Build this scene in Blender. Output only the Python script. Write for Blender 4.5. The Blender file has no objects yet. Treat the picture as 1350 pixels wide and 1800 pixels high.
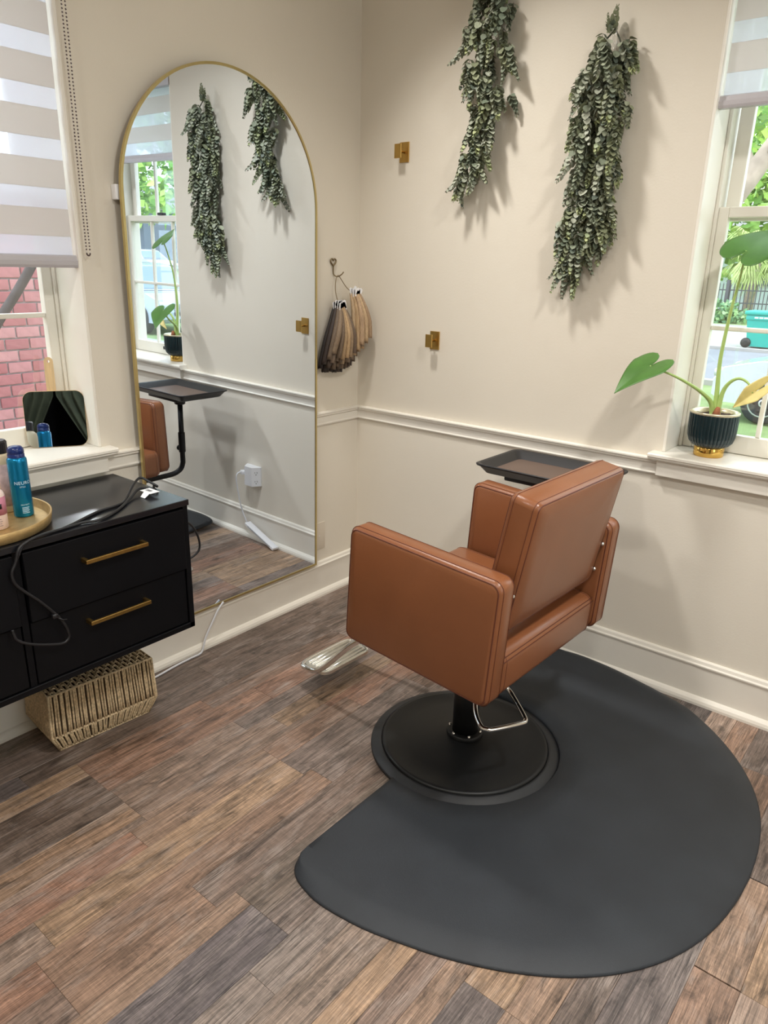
import bpy, bmesh, math, random
from mathutils import Vector, Matrix, Euler
R = random.Random(7)
C = bpy.context.scene.collection
SC = bpy.context.scene
PI = math.pi

# ------------------------------------------------------------------ camera
def make_camera():
    yaw, pitch, roll = math.radians(38.8419), math.radians(-18.6683), math.radians(1.3701)
    fw = Vector((-math.sin(yaw)*math.cos(pitch), math.cos(yaw)*math.cos(pitch), math.sin(pitch)))
    r = Vector((math.cos(yaw), math.sin(yaw), 0)); u = r.cross(fw)
    r2 = r*math.cos(roll)+u*math.sin(roll); u2 = u*math.cos(roll)-r*math.sin(roll)
    cd = bpy.data.cameras.new('camera'); co = bpy.data.objects.new('camera', cd); C.objects.link(co)
    M = Matrix((r2, u2, -fw)).transposed().to_4x4(); M.translation = (2.3135, -2.6485, 1.55)
    co.matrix_world = M
    cd.sensor_fit = 'HORIZONTAL'; cd.sensor_width = 36; cd.lens = 36*1281.37/1350
    cd.clip_start = .05; cd.clip_end = 400
    SC.camera = co
make_camera()

# ------------------------------------------------------------------ world, exposure
SC.view_settings.view_transform = 'Standard'; SC.view_settings.look = 'None'
SC.view_settings.gamma = 1; SC.view_settings.use_curve_mapping = False
SC.view_settings.exposure = 0.2
w = bpy.data.worlds.new('World'); SC.world = w; w.use_nodes = True
wn = w.node_tree; wn.nodes.clear()
wo = wn.nodes.new('ShaderNodeOutputWorld'); bg = wn.nodes.new('ShaderNodeBackground')
bg.inputs[0].default_value = (.86, .93, 1, 1); bg.inputs[1].default_value = 3.5      # bright overcast sky
wn.links.new(bg.outputs[0], wo.inputs[0])
LAMP_W = [11.5, 28, 17.5, 17.5]; BEAM = [92, 160, 160, 160]; AIM = [(.30, .26), (0, 0), (0, 0), (0, 0)]; LAMP_COL = (1, .965, .92)
SPOTS = [(.50, -.88), (2.5, -1.35), (.95, -3.1), (2.6, -3.1)]

# ------------------------------------------------------------------ helpers
WM = {}
def wm(o): return WM.get(o.name, Matrix())
class MB:
    """collects verts / faces in world coordinates"""
    def __init__(s): s.v = []; s.f = []; s.sm = []; s.col = []
    def add(s, vs, fs, smooth=False):
        n = len(s.v); s.v += [tuple(v) for v in vs]
        for f in fs: s.f.append([i+n for i in f]); s.sm.append(smooth)
        return s
    def box(s, a, b, M=None):
        (x0,y0,z0),(x1,y1,z1) = a, b
        vs = [Vector(p) for p in ((x0,y0,z0),(x1,y0,z0),(x1,y1,z0),(x0,y1,z0),(x0,y0,z1),(x1,y0,z1),(x1,y1,z1),(x0,y1,z1))]
        if M is not None: vs = [M@v for v in vs]
        return s.add(vs, [(3,2,1,0),(4,5,6,7),(0,1,5,4),(1,2,6,5),(2,3,7,6),(3,0,4,7)])
    def rbox(s, a, b, r=.01, seg=3, M=None, smooth=True):
        bm = bmesh.new(); bmesh.ops.create_cube(bm, size=1)
        for v in bm.verts: v.co = Vector([a[i]+(v.co[i]+.5)*(b[i]-a[i]) for i in range(3)])
        bmesh.ops.bevel(bm, geom=bm.edges[:], offset=r, segments=seg, profile=.5, affect='EDGES')
        s.bm(bm, M, smooth); return s
    def bm(s, bm, M=None, smooth=True):
        bm.verts.index_update()
        s.add([(M@v.co if M is not None else v.co.copy()) for v in bm.verts], [[v.index for v in f.verts] for f in bm.faces], smooth)
        bm.free(); return s
    def lathe(s, prof, c=(0,0,0), n=32, M=None, smooth=True, capb=True, capt=True):
        vs = []; fs = []; m = len(prof)
        for i in range(n):
            a = 2*PI*i/n
            for r, z in prof:
                v = Vector((r*math.cos(a), r*math.sin(a), z)); v = M@v if M is not None else v
                vs.append(v+Vector(c))
        for i in range(n):
            j = (i+1) % n
            for k in range(m-1): fs.append((i*m+k, j*m+k, j*m+k+1, i*m+k+1))
        if capb: fs.append([i*m for i in range(n)][::-1])
        if capt: fs.append([i*m+m-1 for i in range(n)])
        return s.add(vs, fs, smooth)
    def tube(s, pts, r, n=8, smooth=True, closed=False, flat=None):
        pts = [Vector(p) for p in pts]; N = len(pts); rr = r if isinstance(r, (list, tuple)) else [r]*N
        vs = []; fs = []; up = None
        for i, p in enumerate(pts):
            a = pts[(i-1) % N] if (i or closed) else p; b = pts[(i+1) % N] if (i < N-1 or closed) else p
            t = (b-a).normalized()
            if up is None:
                up = t.orthogonal().normalized() if flat is None else (Vector(flat)-t*t.dot(Vector(flat))).normalized()
            else: up = (up-t*up.dot(t)).normalized()
            q = t.cross(up)
            for k in range(n):
                an = 2*PI*k/n; vs.append(p+(up*math.cos(an)+q*math.sin(an))*rr[i])
        for i in range(N if closed else N-1):
            j = (i+1) % N
            for k in range(n): fs.append((i*n+k, i*n+(k+1) % n, j*n+(k+1) % n, j*n+k))
        if not closed: fs += [list(range(n))[::-1], [(N-1)*n+k for k in range(n)]]
        return s.add(vs, fs, smooth)
    def prism(s, poly, axis, a, b, smooth=False):
        """poly: 2D points, extruded along axis 0/1/2 from a to b"""
        n = len(poly); o = [i for i in range(3) if i != axis]
        def P(p, t):
            v = [0, 0, 0]; v[axis] = t; v[o[0]] = p[0]; v[o[1]] = p[1]; return v
        vs = [P(p, a) for p in poly]+[P(p, b) for p in poly]
        fs = [list(range(n))[::-1], list(range(n, 2*n))]+[(i, (i+1) % n, n+(i+1) % n, n+i) for i in range(n)]
        return s.add(vs, fs, smooth)
def spline(pts, n=8, closed=False):
    pts = [Vector(p) for p in pts]; N = len(pts); out = []
    for i in range(N if closed else N-1):
        g = lambda k: pts[k % N] if closed else pts[max(0, min(N-1, k))]
        p0, p1, p2, p3 = g(i-1), g(i), g(i+1), g(i+2)
        for k in range(n):
            t = k/n
            out.append(.5*((2*p1)+(p2-p0)*t+(2*p0-5*p1+4*p2-p3)*t*t+(3*p1-p0-3*p2+p3)*t**3))
    if not closed: out.append(pts[-1])
    return out
def mesh(mb, name):
    me = bpy.data.meshes.new(name); me.from_pydata(mb.v, [], mb.f)
    me.polygons.foreach_set('use_smooth', mb.sm)
    bm = bmesh.new(); bm.from_mesh(me); bmesh.ops.recalc_face_normals(bm, faces=bm.faces); bm.to_mesh(me); bm.free()
    me.update(); return me
def obj(name, mb, mat, parent=None, kind=None, label=None, smooth_angle=None):
    """one mesh object; geometry given in world coordinates"""
    me = mesh(mb, name) if isinstance(mb, MB) else mb
    if mat is not None and not me.materials: me.materials.append(mat)
    o = bpy.data.objects.new(name, me); C.objects.link(o)
    if parent is not None:
        o.parent = parent
        if isinstance(mb, MB): me.transform(wm(parent).inverted())
        WM[o.name] = wm(parent)
    if kind: o['kind'] = kind
    if label: o['label'] = label
    return o
def inst(name, me, parent, loc, rot=(0,0,0), scale=(1,1,1), color=None):
    o = bpy.data.objects.new(name, me); C.objects.link(o)
    M = Matrix.LocRotScale(Vector(loc), rot if not isinstance(rot, tuple) else Euler(rot), Vector(scale))
    if parent is not None: o.parent = parent; M = wm(parent).inverted()@M
    o.matrix_basis = M; WM[o.name] = wm(parent)@M if parent is not None else M
    if color: o.color = color
    return o
def thing(name, label, cat, loc=(0,0,0), rz=0, group=None, M=None):
    o = bpy.data.objects.new(name, None); C.objects.link(o); o.empty_display_size = .05
    M = M if M is not None else Matrix.Translation(loc)@Matrix.Rotation(rz, 4, 'Z')
    o.matrix_basis = M; WM[o.name] = M
    tag(o, label, cat, group); return o
def tag(o, label, cat, group=None):
    o['label'] = label; o['category'] = cat
    if group: o['group'] = group
    return o
def struct(name, mb, mat, label=None):
    if mb is None:
        o = bpy.data.objects.new(name, None); C.objects.link(o); o.empty_display_size = .05; WM[o.name] = Matrix()
    else: o = obj(name, mb, mat)
    o['kind'] = 'structure'
    if label: o['label'] = label
    return o
def setorigin(o, loc):
    """move a root mesh's origin to loc without moving it"""
    o.data.transform(Matrix.Translation(-Vector(loc))); o.location = loc; WM[o.name] = Matrix.Translation(loc); return o

# ------------------------------------------------------------------ materials
MATS = {}
def s2l(c): return tuple((x/12.92 if x <= .04045 else ((x+.055)/1.055)**2.4) for x in c)
def rgb(r, g, b): return s2l((r/255, g/255, b/255))
def mat(name, col, rough=.5, metal=0, noise=0, nscale=20, bump=0, bscale=60, spec=.5, trans=0, emit=None, stretch=None, coat=0, objcol=False, vcol=False, sss=0):
    if name in MATS: return MATS[name]
    m = bpy.data.materials.new(name); m.use_nodes = True; nt = m.node_tree; b = nt.nodes['Principled BSDF']; L = nt.links
    b.inputs['Base Color'].default_value = (*col, 1); b.inputs['Roughness'].default_value = rough; b.inputs['Metallic'].default_value = metal
    b.inputs['Specular IOR Level'].default_value = spec
    if coat: b.inputs['Coat Weight'].default_value = coat; b.inputs['Coat Roughness'].default_value = .1
    tc = nt.nodes.new('ShaderNodeTexCoord'); src = tc.outputs['Object']
    if stretch:
        mp = nt.nodes.new('ShaderNodeMapping'); mp.inputs['Scale'].default_value = stretch; L.new(src, mp.inputs['Vector']); src = mp.outputs[0]
    csrc = None
    if objcol:
        oi = nt.nodes.new('ShaderNodeObjectInfo'); csrc = oi.outputs['Color']
    if vcol:
        va = nt.nodes.new('ShaderNodeVertexColor'); va.layer_name = 'col'; csrc = va.outputs['Color']
    if noise:
        n = nt.nodes.new('ShaderNodeTexNoise'); n.inputs['Scale'].default_value = nscale; n.inputs['Detail'].default_value = 4; L.new(src, n.inputs['Vector'])
        mr = nt.nodes.new('ShaderNodeMapRange'); mr.inputs['From Min'].default_value = .3; mr.inputs['From Max'].default_value = .7
        mr.inputs['To Min'].default_value = 1-noise; mr.inputs['To Max'].default_value = 1+noise; L.new(n.outputs['Fac'], mr.inputs['Value'])
        vm = nt.nodes.new('ShaderNodeVectorMath'); vm.operation = 'SCALE'
        if csrc: L.new(csrc, vm.inputs[0])
        else: vm.inputs[0].default_value = col
        L.new(mr.outputs[0], vm.inputs['Scale']); L.new(vm.outputs[0], b.inputs['Base Color'])
    elif csrc: L.new(csrc, b.inputs['Base Color'])
    if bump:
        n2 = nt.nodes.new('ShaderNodeTexNoise'); n2.inputs['Scale'].default_value = bscale; n2.inputs['Detail'].default_value = 3; L.new(src, n2.inputs['Vector'])
        bp = nt.nodes.new('ShaderNodeBump'); bp.inputs['Strength'].default_value = bump; bp.inputs['Distance'].default_value = .003
        L.new(n2.outputs['Fac'], bp.inputs['Height']); L.new(bp.outputs[0], b.inputs['Normal'])
    if emit: b.inputs['Emission Color'].default_value = (*emit[0], 1); b.inputs['Emission Strength'].default_value = emit[1]
    if trans: b.inputs['Transmission Weight'].default_value = trans
    if sss: b.inputs['Subsurface Weight'].default_value = sss; b.inputs['Subsurface Radius'].default_value = (.02, .02, .02)
    MATS[name] = m; return m
def mixmat(name, fac, col_t, other, transl=False):
    """see-through sheet: transparent + a second closure"""
    m = bpy.data.materials.new(name); m.use_nodes = True; nt = m.node_tree; nt.nodes.clear(); L = nt.links
    out = nt.nodes.new('ShaderNodeOutputMaterial'); mx = nt.nodes.new('ShaderNodeMixShader'); mx.inputs[0].default_value = fac
    t = nt.nodes.new('ShaderNodeBsdfTransparent'); t.inputs[0].default_value = (*col_t, 1); L.new(t.outputs[0], mx.inputs[1])
    if other[0] == 'gloss':
        g = nt.nodes.new('ShaderNodeBsdfGlossy'); g.inputs[0].default_value = (*other[1], 1); g.inputs['Roughness'].default_value = other[2]; L.new(g.outputs[0], mx.inputs[2])
    else:
        d = nt.nodes.new('ShaderNodeBsdfDiffuse'); d.inputs[0].default_value = (*other[1], 1)
        tr = nt.nodes.new('ShaderNodeBsdfTranslucent'); tr.inputs[0].default_value = (*other[1], 1)
        m2 = nt.nodes.new('ShaderNodeMixShader'); m2.inputs[0].default_value = other[2]; L.new(d.outputs[0], m2.inputs[1]); L.new(tr.outputs[0], m2.inputs[2]); L.new(m2.outputs[0], mx.inputs[2])
    L.new(mx.outputs[0], out.inputs[0]); MATS[name] = m; return m
def plank_mat():
    m = bpy.data.materials.new('weathered_plank'); m.use_nodes = True; nt = m.node_tree; b = nt.nodes['Principled BSDF']; L = nt.links; N = nt.nodes.new
    geo = N('ShaderNodeNewGeometry'); oi = N('ShaderNodeObjectInfo')
    off = N('ShaderNodeVectorMath'); off.operation = 'SCALE'; off.inputs[0].default_value = (31, 17, 5); L.new(oi.outputs['Random'], off.inputs['Scale'])
    ad = N('ShaderNodeVectorMath'); ad.operation = 'ADD'; L.new(geo.outputs['Position'], ad.inputs[0]); L.new(off.outputs[0], ad.inputs[1])
    def noise(scale, detail=5, rough=.6, dist=0):
        mp = N('ShaderNodeMapping'); mp.inputs['Scale'].default_value = scale; L.new(ad.outputs[0], mp.inputs['Vector'])
        n = N('ShaderNodeTexNoise'); n.inputs['Scale'].default_value = 1; n.inputs['Detail'].default_value = detail; n.inputs['Roughness'].default_value = rough; n.inputs['Distortion'].default_value = dist
        L.new(mp.outputs[0], n.inputs['Vector']); return n.outputs['Fac']
    def rng(src, a, b_, c, d):
        r = N('ShaderNodeMapRange'); r.inputs[1].default_value = a; r.inputs[2].default_value = b_; r.inputs[3].default_value = c; r.inputs[4].default_value = d; L.new(src, r.inputs[0]); return r.outputs[0]
    def mul(a, b_):
        r = N('ShaderNodeMath'); r.operation = 'MULTIPLY'; L.new(a, r.inputs[0]); L.new(b_, r.inputs[1]); return r.outputs[0]
    fine = noise((300, 9, 1), 6, .72, .8); broad = noise((34, 2.2, 1), 6, .66, 1.6); patch = noise((14, 4.5, 1), 5, .65, .8); saw = noise((12, 150, 1), 3, .6); blot = noise((22, 6.5, 1), 6, .7, 1.0)
    f = mul(mul(mul(rng(fine, .34, .66, .42, 1.62), rng(broad, .3, .72, .56, 1.42)), rng(saw, .3, .75, .86, 1.14)), rng(blot, .31, .50, .36, 1.10))
    sc = N('ShaderNodeVectorMath'); sc.operation = 'SCALE'; L.new(oi.outputs['Color'], sc.inputs[0]); L.new(f, sc.inputs['Scale'])
    mx = N('ShaderNodeMix'); mx.data_type = 'RGBA'; mx.inputs['B'].default_value = (*rgb(168, 156, 148), 1)
    L.new(mul(rng(patch, .48, .70, 0, .95), rng(fine, .42, .62, 0, 1)), mx.inputs['Factor']); L.new(sc.outputs[0], mx.inputs['A'])
    L.new(mx.outputs['Result'], b.inputs['Base Color']); b.inputs['Roughness'].default_value = .42; b.inputs['Specular IOR Level'].default_value = .5
    L.new(rng(broad, .3, .7, .36, .52), b.inputs['Roughness'])
    bp = N('ShaderNodeBump'); bp.inputs['Strength'].default_value = .25; bp.inputs['Distance'].default_value = .002; L.new(fine, bp.inputs['Height']); L.new(bp.outputs[0], b.inputs['Normal'])
    return m
def brick_tex_mat():
    m = bpy.data.materials.new('far_brickwork'); m.use_nodes = True; nt = m.node_tree; b = nt.nodes['Principled BSDF']; L = nt.links
    g = nt.nodes.new('ShaderNodeNewGeometry'); sp = nt.nodes.new('ShaderNodeSeparateXYZ'); cb = nt.nodes.new('ShaderNodeCombineXYZ')
    L.new(g.outputs['Position'], sp.inputs[0]); L.new(sp.outputs['Y'], cb.inputs[0]); L.new(sp.outputs['Z'], cb.inputs[1])
    t = nt.nodes.new('ShaderNodeTexBrick'); t.inputs['Scale'].default_value = 1; t.inputs['Brick Width'].default_value = .142; t.inputs['Row Height'].default_value = .066; t.inputs['Mortar Size'].default_value = .006
    t.inputs['Color1'].default_value = (*rgb(186, 118, 122), 1); t.inputs['Color2'].default_value = (*rgb(196, 134, 138), 1); t.inputs['Mortar'].default_value = (*rgb(190, 176, 178), 1)  # same paled brick tones, haze included in the colour
    L.new(cb.outputs[0], t.inputs['Vector']); L.new(t.outputs['Color'], b.inputs['Base Color']); b.inputs['Roughness'].default_value = .9
    return m
M_wall = mat('wall_paint', rgb(222, 214, 199), .5, bump=.12, bscale=140, spec=.3, noise=.012, nscale=3)
M_ceil = mat('ceiling_paint', rgb(235, 230, 222), .8, noise=.01, nscale=4)
M_trim = mat('trim_paint', rgb(238, 233, 222), .35, bump=.05, bscale=40, noise=.015, nscale=9)
M_vinyl = mat('window_vinyl', rgb(232, 228, 216), .35, noise=.01, nscale=9)
M_white = mat('white_plastic', rgb(240, 240, 242), .35, noise=.01, nscale=30)
M_leather = mat('tan_leather', rgb(134, 83, 52), .31, noise=.05, nscale=9, bump=.12, bscale=420, spec=.5)
M_thread = mat('seam_thread', rgb(96, 48, 32), .6, noise=.05, nscale=60)
M_chrome = mat('chrome', (.8, .79, .77), .12, 1, noise=.02, nscale=20)
M_alu = mat('cast_aluminium', (.78, .77, .72), .28, 1, noise=.05, nscale=60)
M_blackmetal = mat('black_metal', (.008, .0085, .009), .42, noise=.1, nscale=30, spec=.35)
M_rubber = mat('black_rubber', (.013, .014, .016), .5, noise=.1, nscale=40)
M_mat = mat('mat_vinyl', (.026, .0305, .037), .5, spec=.4, noise=.12, nscale=7, bump=.25, bscale=500)
M_brass = mat('brushed_brass', rgb(196, 160, 92), .34, 1, noise=.08, nscale=60, stretch=(1, 1, .1))
M_gold = mat('gold_frame', rgb(206, 188, 134), .34, 1, noise=.04, nscale=20)
M_goldshine = mat('polished_gold', rgb(212, 172, 92), .12, 1, noise=.03, nscale=20)
M_cab = mat('black_lacquer', (.003, .0032, .0045), .5, noise=.08, nscale=15, spec=.18)
M_cabtop = mat('black_lacquer_top', (.010, .011, .014), .26, noise=.15, nscale=7, spec=.5)
M_black = mat('black_plastic', (.012, .012, .014), .38, noise=.05, nscale=40)
M_cable = mat('black_cable', (.008, .008, .010), .45, noise=.05, nscale=60)
M_wcable = mat('white_cable', rgb(225, 226, 230), .4, noise=.02, nscale=60)
M_rope = mat('seagrass_rope', rgb(208, 186, 150), .85, noise=.3, nscale=120, bump=.6, bscale=350)
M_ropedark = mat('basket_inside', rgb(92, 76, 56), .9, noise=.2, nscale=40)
M_mirror = mat('mirror_silver', (.80, .88, .975), .0, 1, noise=.003, nscale=2)
M_pane = mixmat('window_glass', .07, (.97, .99, .98), ('gloss', (1, 1, 1), .02))
M_sheer = mixmat('sheer_mesh', .6, (.96, .97, 1), ('dif', rgb(240, 242, 250), .7))
M_band = mixmat('blind_cloth', .97, (1, 1, 1), ('dif', rgb(236, 233, 231), .46))
M_rail = mat('blind_rail_aluminium', rgb(186, 182, 186), .4, .2, noise=.02, nscale=20)
M_plank = plank_mat()
M_brickw = brick_tex_mat()

# ------------------------------------------------------------------ room shell
X1, Y0, H = 3.7, -4.8, 3.0                     # room: x 0..X1, y Y0..0
WL = (-2.11, -1.348, .915, 2.47)               # left window opening  y0,y1,z0,z1
WR = (1.4716, 2.232, .915, 2.47)                # right window opening x0,x1,z0,z1
DL, DR = .26, .24                               # wall thickness
mb = MB()                                       # left wall with the opening
for a, b in (((Y0-.2, 0), (WL[0], H)), ((WL[1], 0), (.24, H)), ((WL[0], 0), (WL[1], WL[2])), ((WL[0], WL[3]), (WL[1], H))):
    mb.box((-DL, a[0], a[1]), (0, b[0], b[1]))
struct('wall_left', mb, M_wall, 'warm beige painted wall with a deep window opening')
mb = MB()
for a, b in (((0, 0), (WR[0], H)), ((WR[1], 0), (X1+.2, H)), ((WR[0], 0), (WR[1], WR[2])), ((WR[0], WR[3]), (WR[1], H))):
    mb.box((a[0], 0, a[1]), (b[0], DR, b[1]))
struct('wall_right', mb, M_wall, 'warm beige painted wall carrying garlands and brass hooks')
struct('wall_rear', MB().box((0, Y0-.2, 0), (X1, Y0, H)), M_wall, 'beige wall behind the viewpoint')
dy0, dy1 = -4.55, -3.45                          # curtained doorway in the side wall
WS = (-2.25, -1.05, .932, 2.40)                 # added side window opening y0,y1,z0,z1
mb = MB().box((X1, Y0-.2, 0), (X1+.2, dy0, H)).box((X1, dy1, 0), (X1+.2, WS[0], H)).box((X1, dy0, 2.1), (X1+.2, dy1, H)).box((X1, WS[0], 0), (X1+.2, WS[1], WS[2]-.017)).box((X1, WS[0], WS[3]), (X1+.2, WS[1], H)).box((X1, WS[1], 0), (X1+.2, 0, H))
struct('wall_side', mb, M_wall, 'beige side wall with a curtained doorway')
M_dark = mat('unlit_closet_black', (.01, .01, .011), .9, noise=.05, nscale=5)  # near-black colour stands in for the dark of an unlit room
mb = MB().box((X1+.2, dy0-.3, -.05), (X1+1.5, dy0, 2.4)).box((X1+.2, dy1, -.05), (X1+1.5, dy1+.3, 2.4)).box((X1+1.5, dy0-.3, -.05), (X1+1.6, dy1+.3, 2.4)).box((X1+.2, dy0-.3, 2.1), (X1+1.6, dy1+.3, 2.4)).box((X1+.2, dy0-.3, -.1), (X1+1.6, dy1+.3, 0))
struct('wall_closet', mb, M_dark, 'closet walls behind the curtained doorway, blackened as an unlit room')
struct('ceiling', MB().box((-.26, Y0-.2, H), (X1+.2, .24, H+.15)), M_ceil)

M_lowlift = mat('wall_paint_lightened', rgb(232, 225, 211), .5, bump=.12, bscale=140, spec=.3, noise=.012, nscale=3)  # paler colour stands in for lamp light missing below the rail
obj('lower_wall_light_lift', MB().box((0, Y0, .15), (.0012, 0, .86)), M_lowlift, bpy.data.objects['wall_left'])
obj('lower_wall_light_lift', MB().box((0, -.0012, .15), (X1, 0, .86)), M_lowlift, bpy.data.objects['wall_right'])

# ------------------------------------------------------------------ floor planks
M_sub = mat('floor_underlay', rgb(58, 48, 42), .7, noise=.2, nscale=12)
floor = struct('floor', MB().box((-.2, Y0-.2, -.12), (X1+.2, .2, -.008)), M_sub, 'weathered brown and grey oak-look plank floor')
PAL = [rgb(*c) for c in ((124, 104, 92), (108, 92, 82), (140, 116, 98), (98, 86, 79), (133, 107, 90), (116, 102, 94), (138, 105, 87), (150, 124, 100), (94, 86, 84), (128, 112, 100), (146, 126, 112), (112, 90, 76))]
plank_me = {}
def plank(x0, x1, y0, y1, col):
    w_, l_ = x1-x0-.0005, y1-y0-.0005
    key = (round(w_, 3), round(l_, 2))
    if key not in plank_me:
        mb = MB(); e = .0006; t = .008
        W_, L_ = key[0]/2, l_/2
        vs = [(-W_, -L_, -t), (W_, -L_, -t), (W_, L_, -t), (-W_, L_, -t), (-W_, -L_, -e), (W_, -L_, -e), (W_, L_, -e), (-W_, L_, -e), (-W_+e, -L_+e, 0), (W_-e, -L_+e, 0), (W_-e, L_-e, 0), (-W_+e, L_-e, 0)]
        fs = [(8, 9, 10, 11)]+[(i, (i+1) % 4, 4+(i+1) % 4, 4+i) for i in range(4)]+[(4+i, 4+(i+1) % 4, 8+(i+1) % 4, 8+i) for i in range(4)]
        mb.add(vs, fs); me = mesh(mb, 'floor_plank'); me.materials.append(M_plank); plank_me[key] = me
    g_ = rgb(121, 104, 94); col = tuple(.85*a+.15*b for a, b in zip(col, g_)); k = 1.04+.10*R.random()
    inst('floor_plank', plank_me[key], floor, ((x0+x1)/2, (y0+y1)/2, 0), color=(col[0]*k, col[1]*k, col[2]*k, 1))
JO = {-1: -1.727, 0: -1.285, 1: -2.156, 2: -1.726, -2: -1.73, 6: -.303, 7: -1.165, 3: -1.0, 4: -1.86, 5: -1.55, -3: -1.1, 8: -.6, 9: -1.5}
SPL = {-2: [.42, .58], -1: [.4, .45, .15], 0: [.45, .55], 1: [.48, .52], 2: [.3, .27, .43], 3: [.45, .55], 4: [.35, .35, .3], 5: [.55, .45], 6: [.38, .62], 7: [.52, .48], 8: [.4, .6], -3: [.6, .4], -4: [1.], 9: [.5, .5]}
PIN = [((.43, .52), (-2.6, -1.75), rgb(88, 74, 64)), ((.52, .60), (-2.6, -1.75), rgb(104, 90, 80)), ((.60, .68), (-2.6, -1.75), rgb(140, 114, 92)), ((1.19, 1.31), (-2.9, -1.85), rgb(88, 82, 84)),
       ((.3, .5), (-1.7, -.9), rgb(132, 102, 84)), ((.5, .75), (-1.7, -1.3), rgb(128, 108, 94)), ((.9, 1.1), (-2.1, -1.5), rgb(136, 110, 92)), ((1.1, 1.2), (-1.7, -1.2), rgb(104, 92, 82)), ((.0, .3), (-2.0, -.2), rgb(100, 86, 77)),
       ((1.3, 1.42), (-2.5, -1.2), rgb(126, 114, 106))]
for k in range(-4, 10):
    xa, xb = .713+.197*k, .713+.197*(k+1); xa0 = xa; xa = max(xa, .0)
    js = []; j = JO.get(k, -R.random()*1.2)
    while j < -.1: j += 1.22
    while j > -3.0: js.append(j); j -= 1.22
    js = sorted(set([min(0, q) for q in js]+[0, -3.0]))
    js = [q for q in js if -3.0 <= q <= 0]
    for ya, yb in zip(js[:-1], js[1:]):
        if yb-ya < .02: continue
        x = xa; fr = SPL.get(k, [.5, .5])
        if xa > xa0: fr = [1.]
        for q in fr:
            xn = x+(xb-xa)*q; cuts = [ya]
            if yb-ya > .7:
                c = ya+(.25+.5*R.random())*(yb-ya); cuts.append(c)
            cuts.append(yb)
            for a, b in zip(cuts[:-1], cuts[1:]):
                col = R.choice(PAL)
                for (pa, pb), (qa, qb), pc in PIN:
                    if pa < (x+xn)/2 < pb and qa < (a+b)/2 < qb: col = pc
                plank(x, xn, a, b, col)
            x = xn
mb = MB().box((0, Y0, -.008), (X1, -3.0, -.0004)).box((2.683, -3.0, -.008), (X1, 0, -.0004))
ob = obj('plank_field', mb, M_plank, floor, kind='stuff'); ob.color = (*rgb(120, 102, 91), 1)

# ------------------------------------------------------------------ trim: chair rails and baseboards
rail_prof = [(0, .846), (.010, .846), (.013, .852), (.010, .858), (.010, .885), (.019, .892), (.019, .899), (.025, .902), (.025, .907), (.0, .909)]
def prof_x(prof, y0, y1): return MB().prism([(p[0], p[1]) for p in prof], 1, y0, y1)      # on the left wall, along y
def prof_y(prof, x0, x1): return MB().prism([(-p[0], p[1]) for p in prof], 0, x0, x1)     # on the right wall, along x
o = struct('trim_1', prof_x(rail_prof, -4.8, 0), M_trim, 'moulded white chair rail on the left wall')
o = struct('trim_2', prof_y(rail_prof, 0, X1), M_trim, 'moulded white chair rail on the right wall')
base_prof = [(0, 0), (.016, 0), (.016, .150), (.021, .153), (.021, .158), (.015, .162), (.012, .172), (.006, .176), (0, .176)]
qr = [(.016, 0), (.036, 0), (.036, .010), (.032, .020), (.024, .027), (.016, .030)]
o = struct('baseboard_left', prof_x(base_prof, Y0, 0), M_trim, 'tall white baseboard with quarter round on the left wall'); obj('quarter_round', prof_x(qr, Y0, 0), M_trim, o)
o = struct('baseboard_right', prof_y(base_prof, 0, X1), M_trim, 'tall white baseboard with quarter round on the right wall'); obj('quarter_round', prof_y(qr, 0, X1), M_trim, o)

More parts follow.
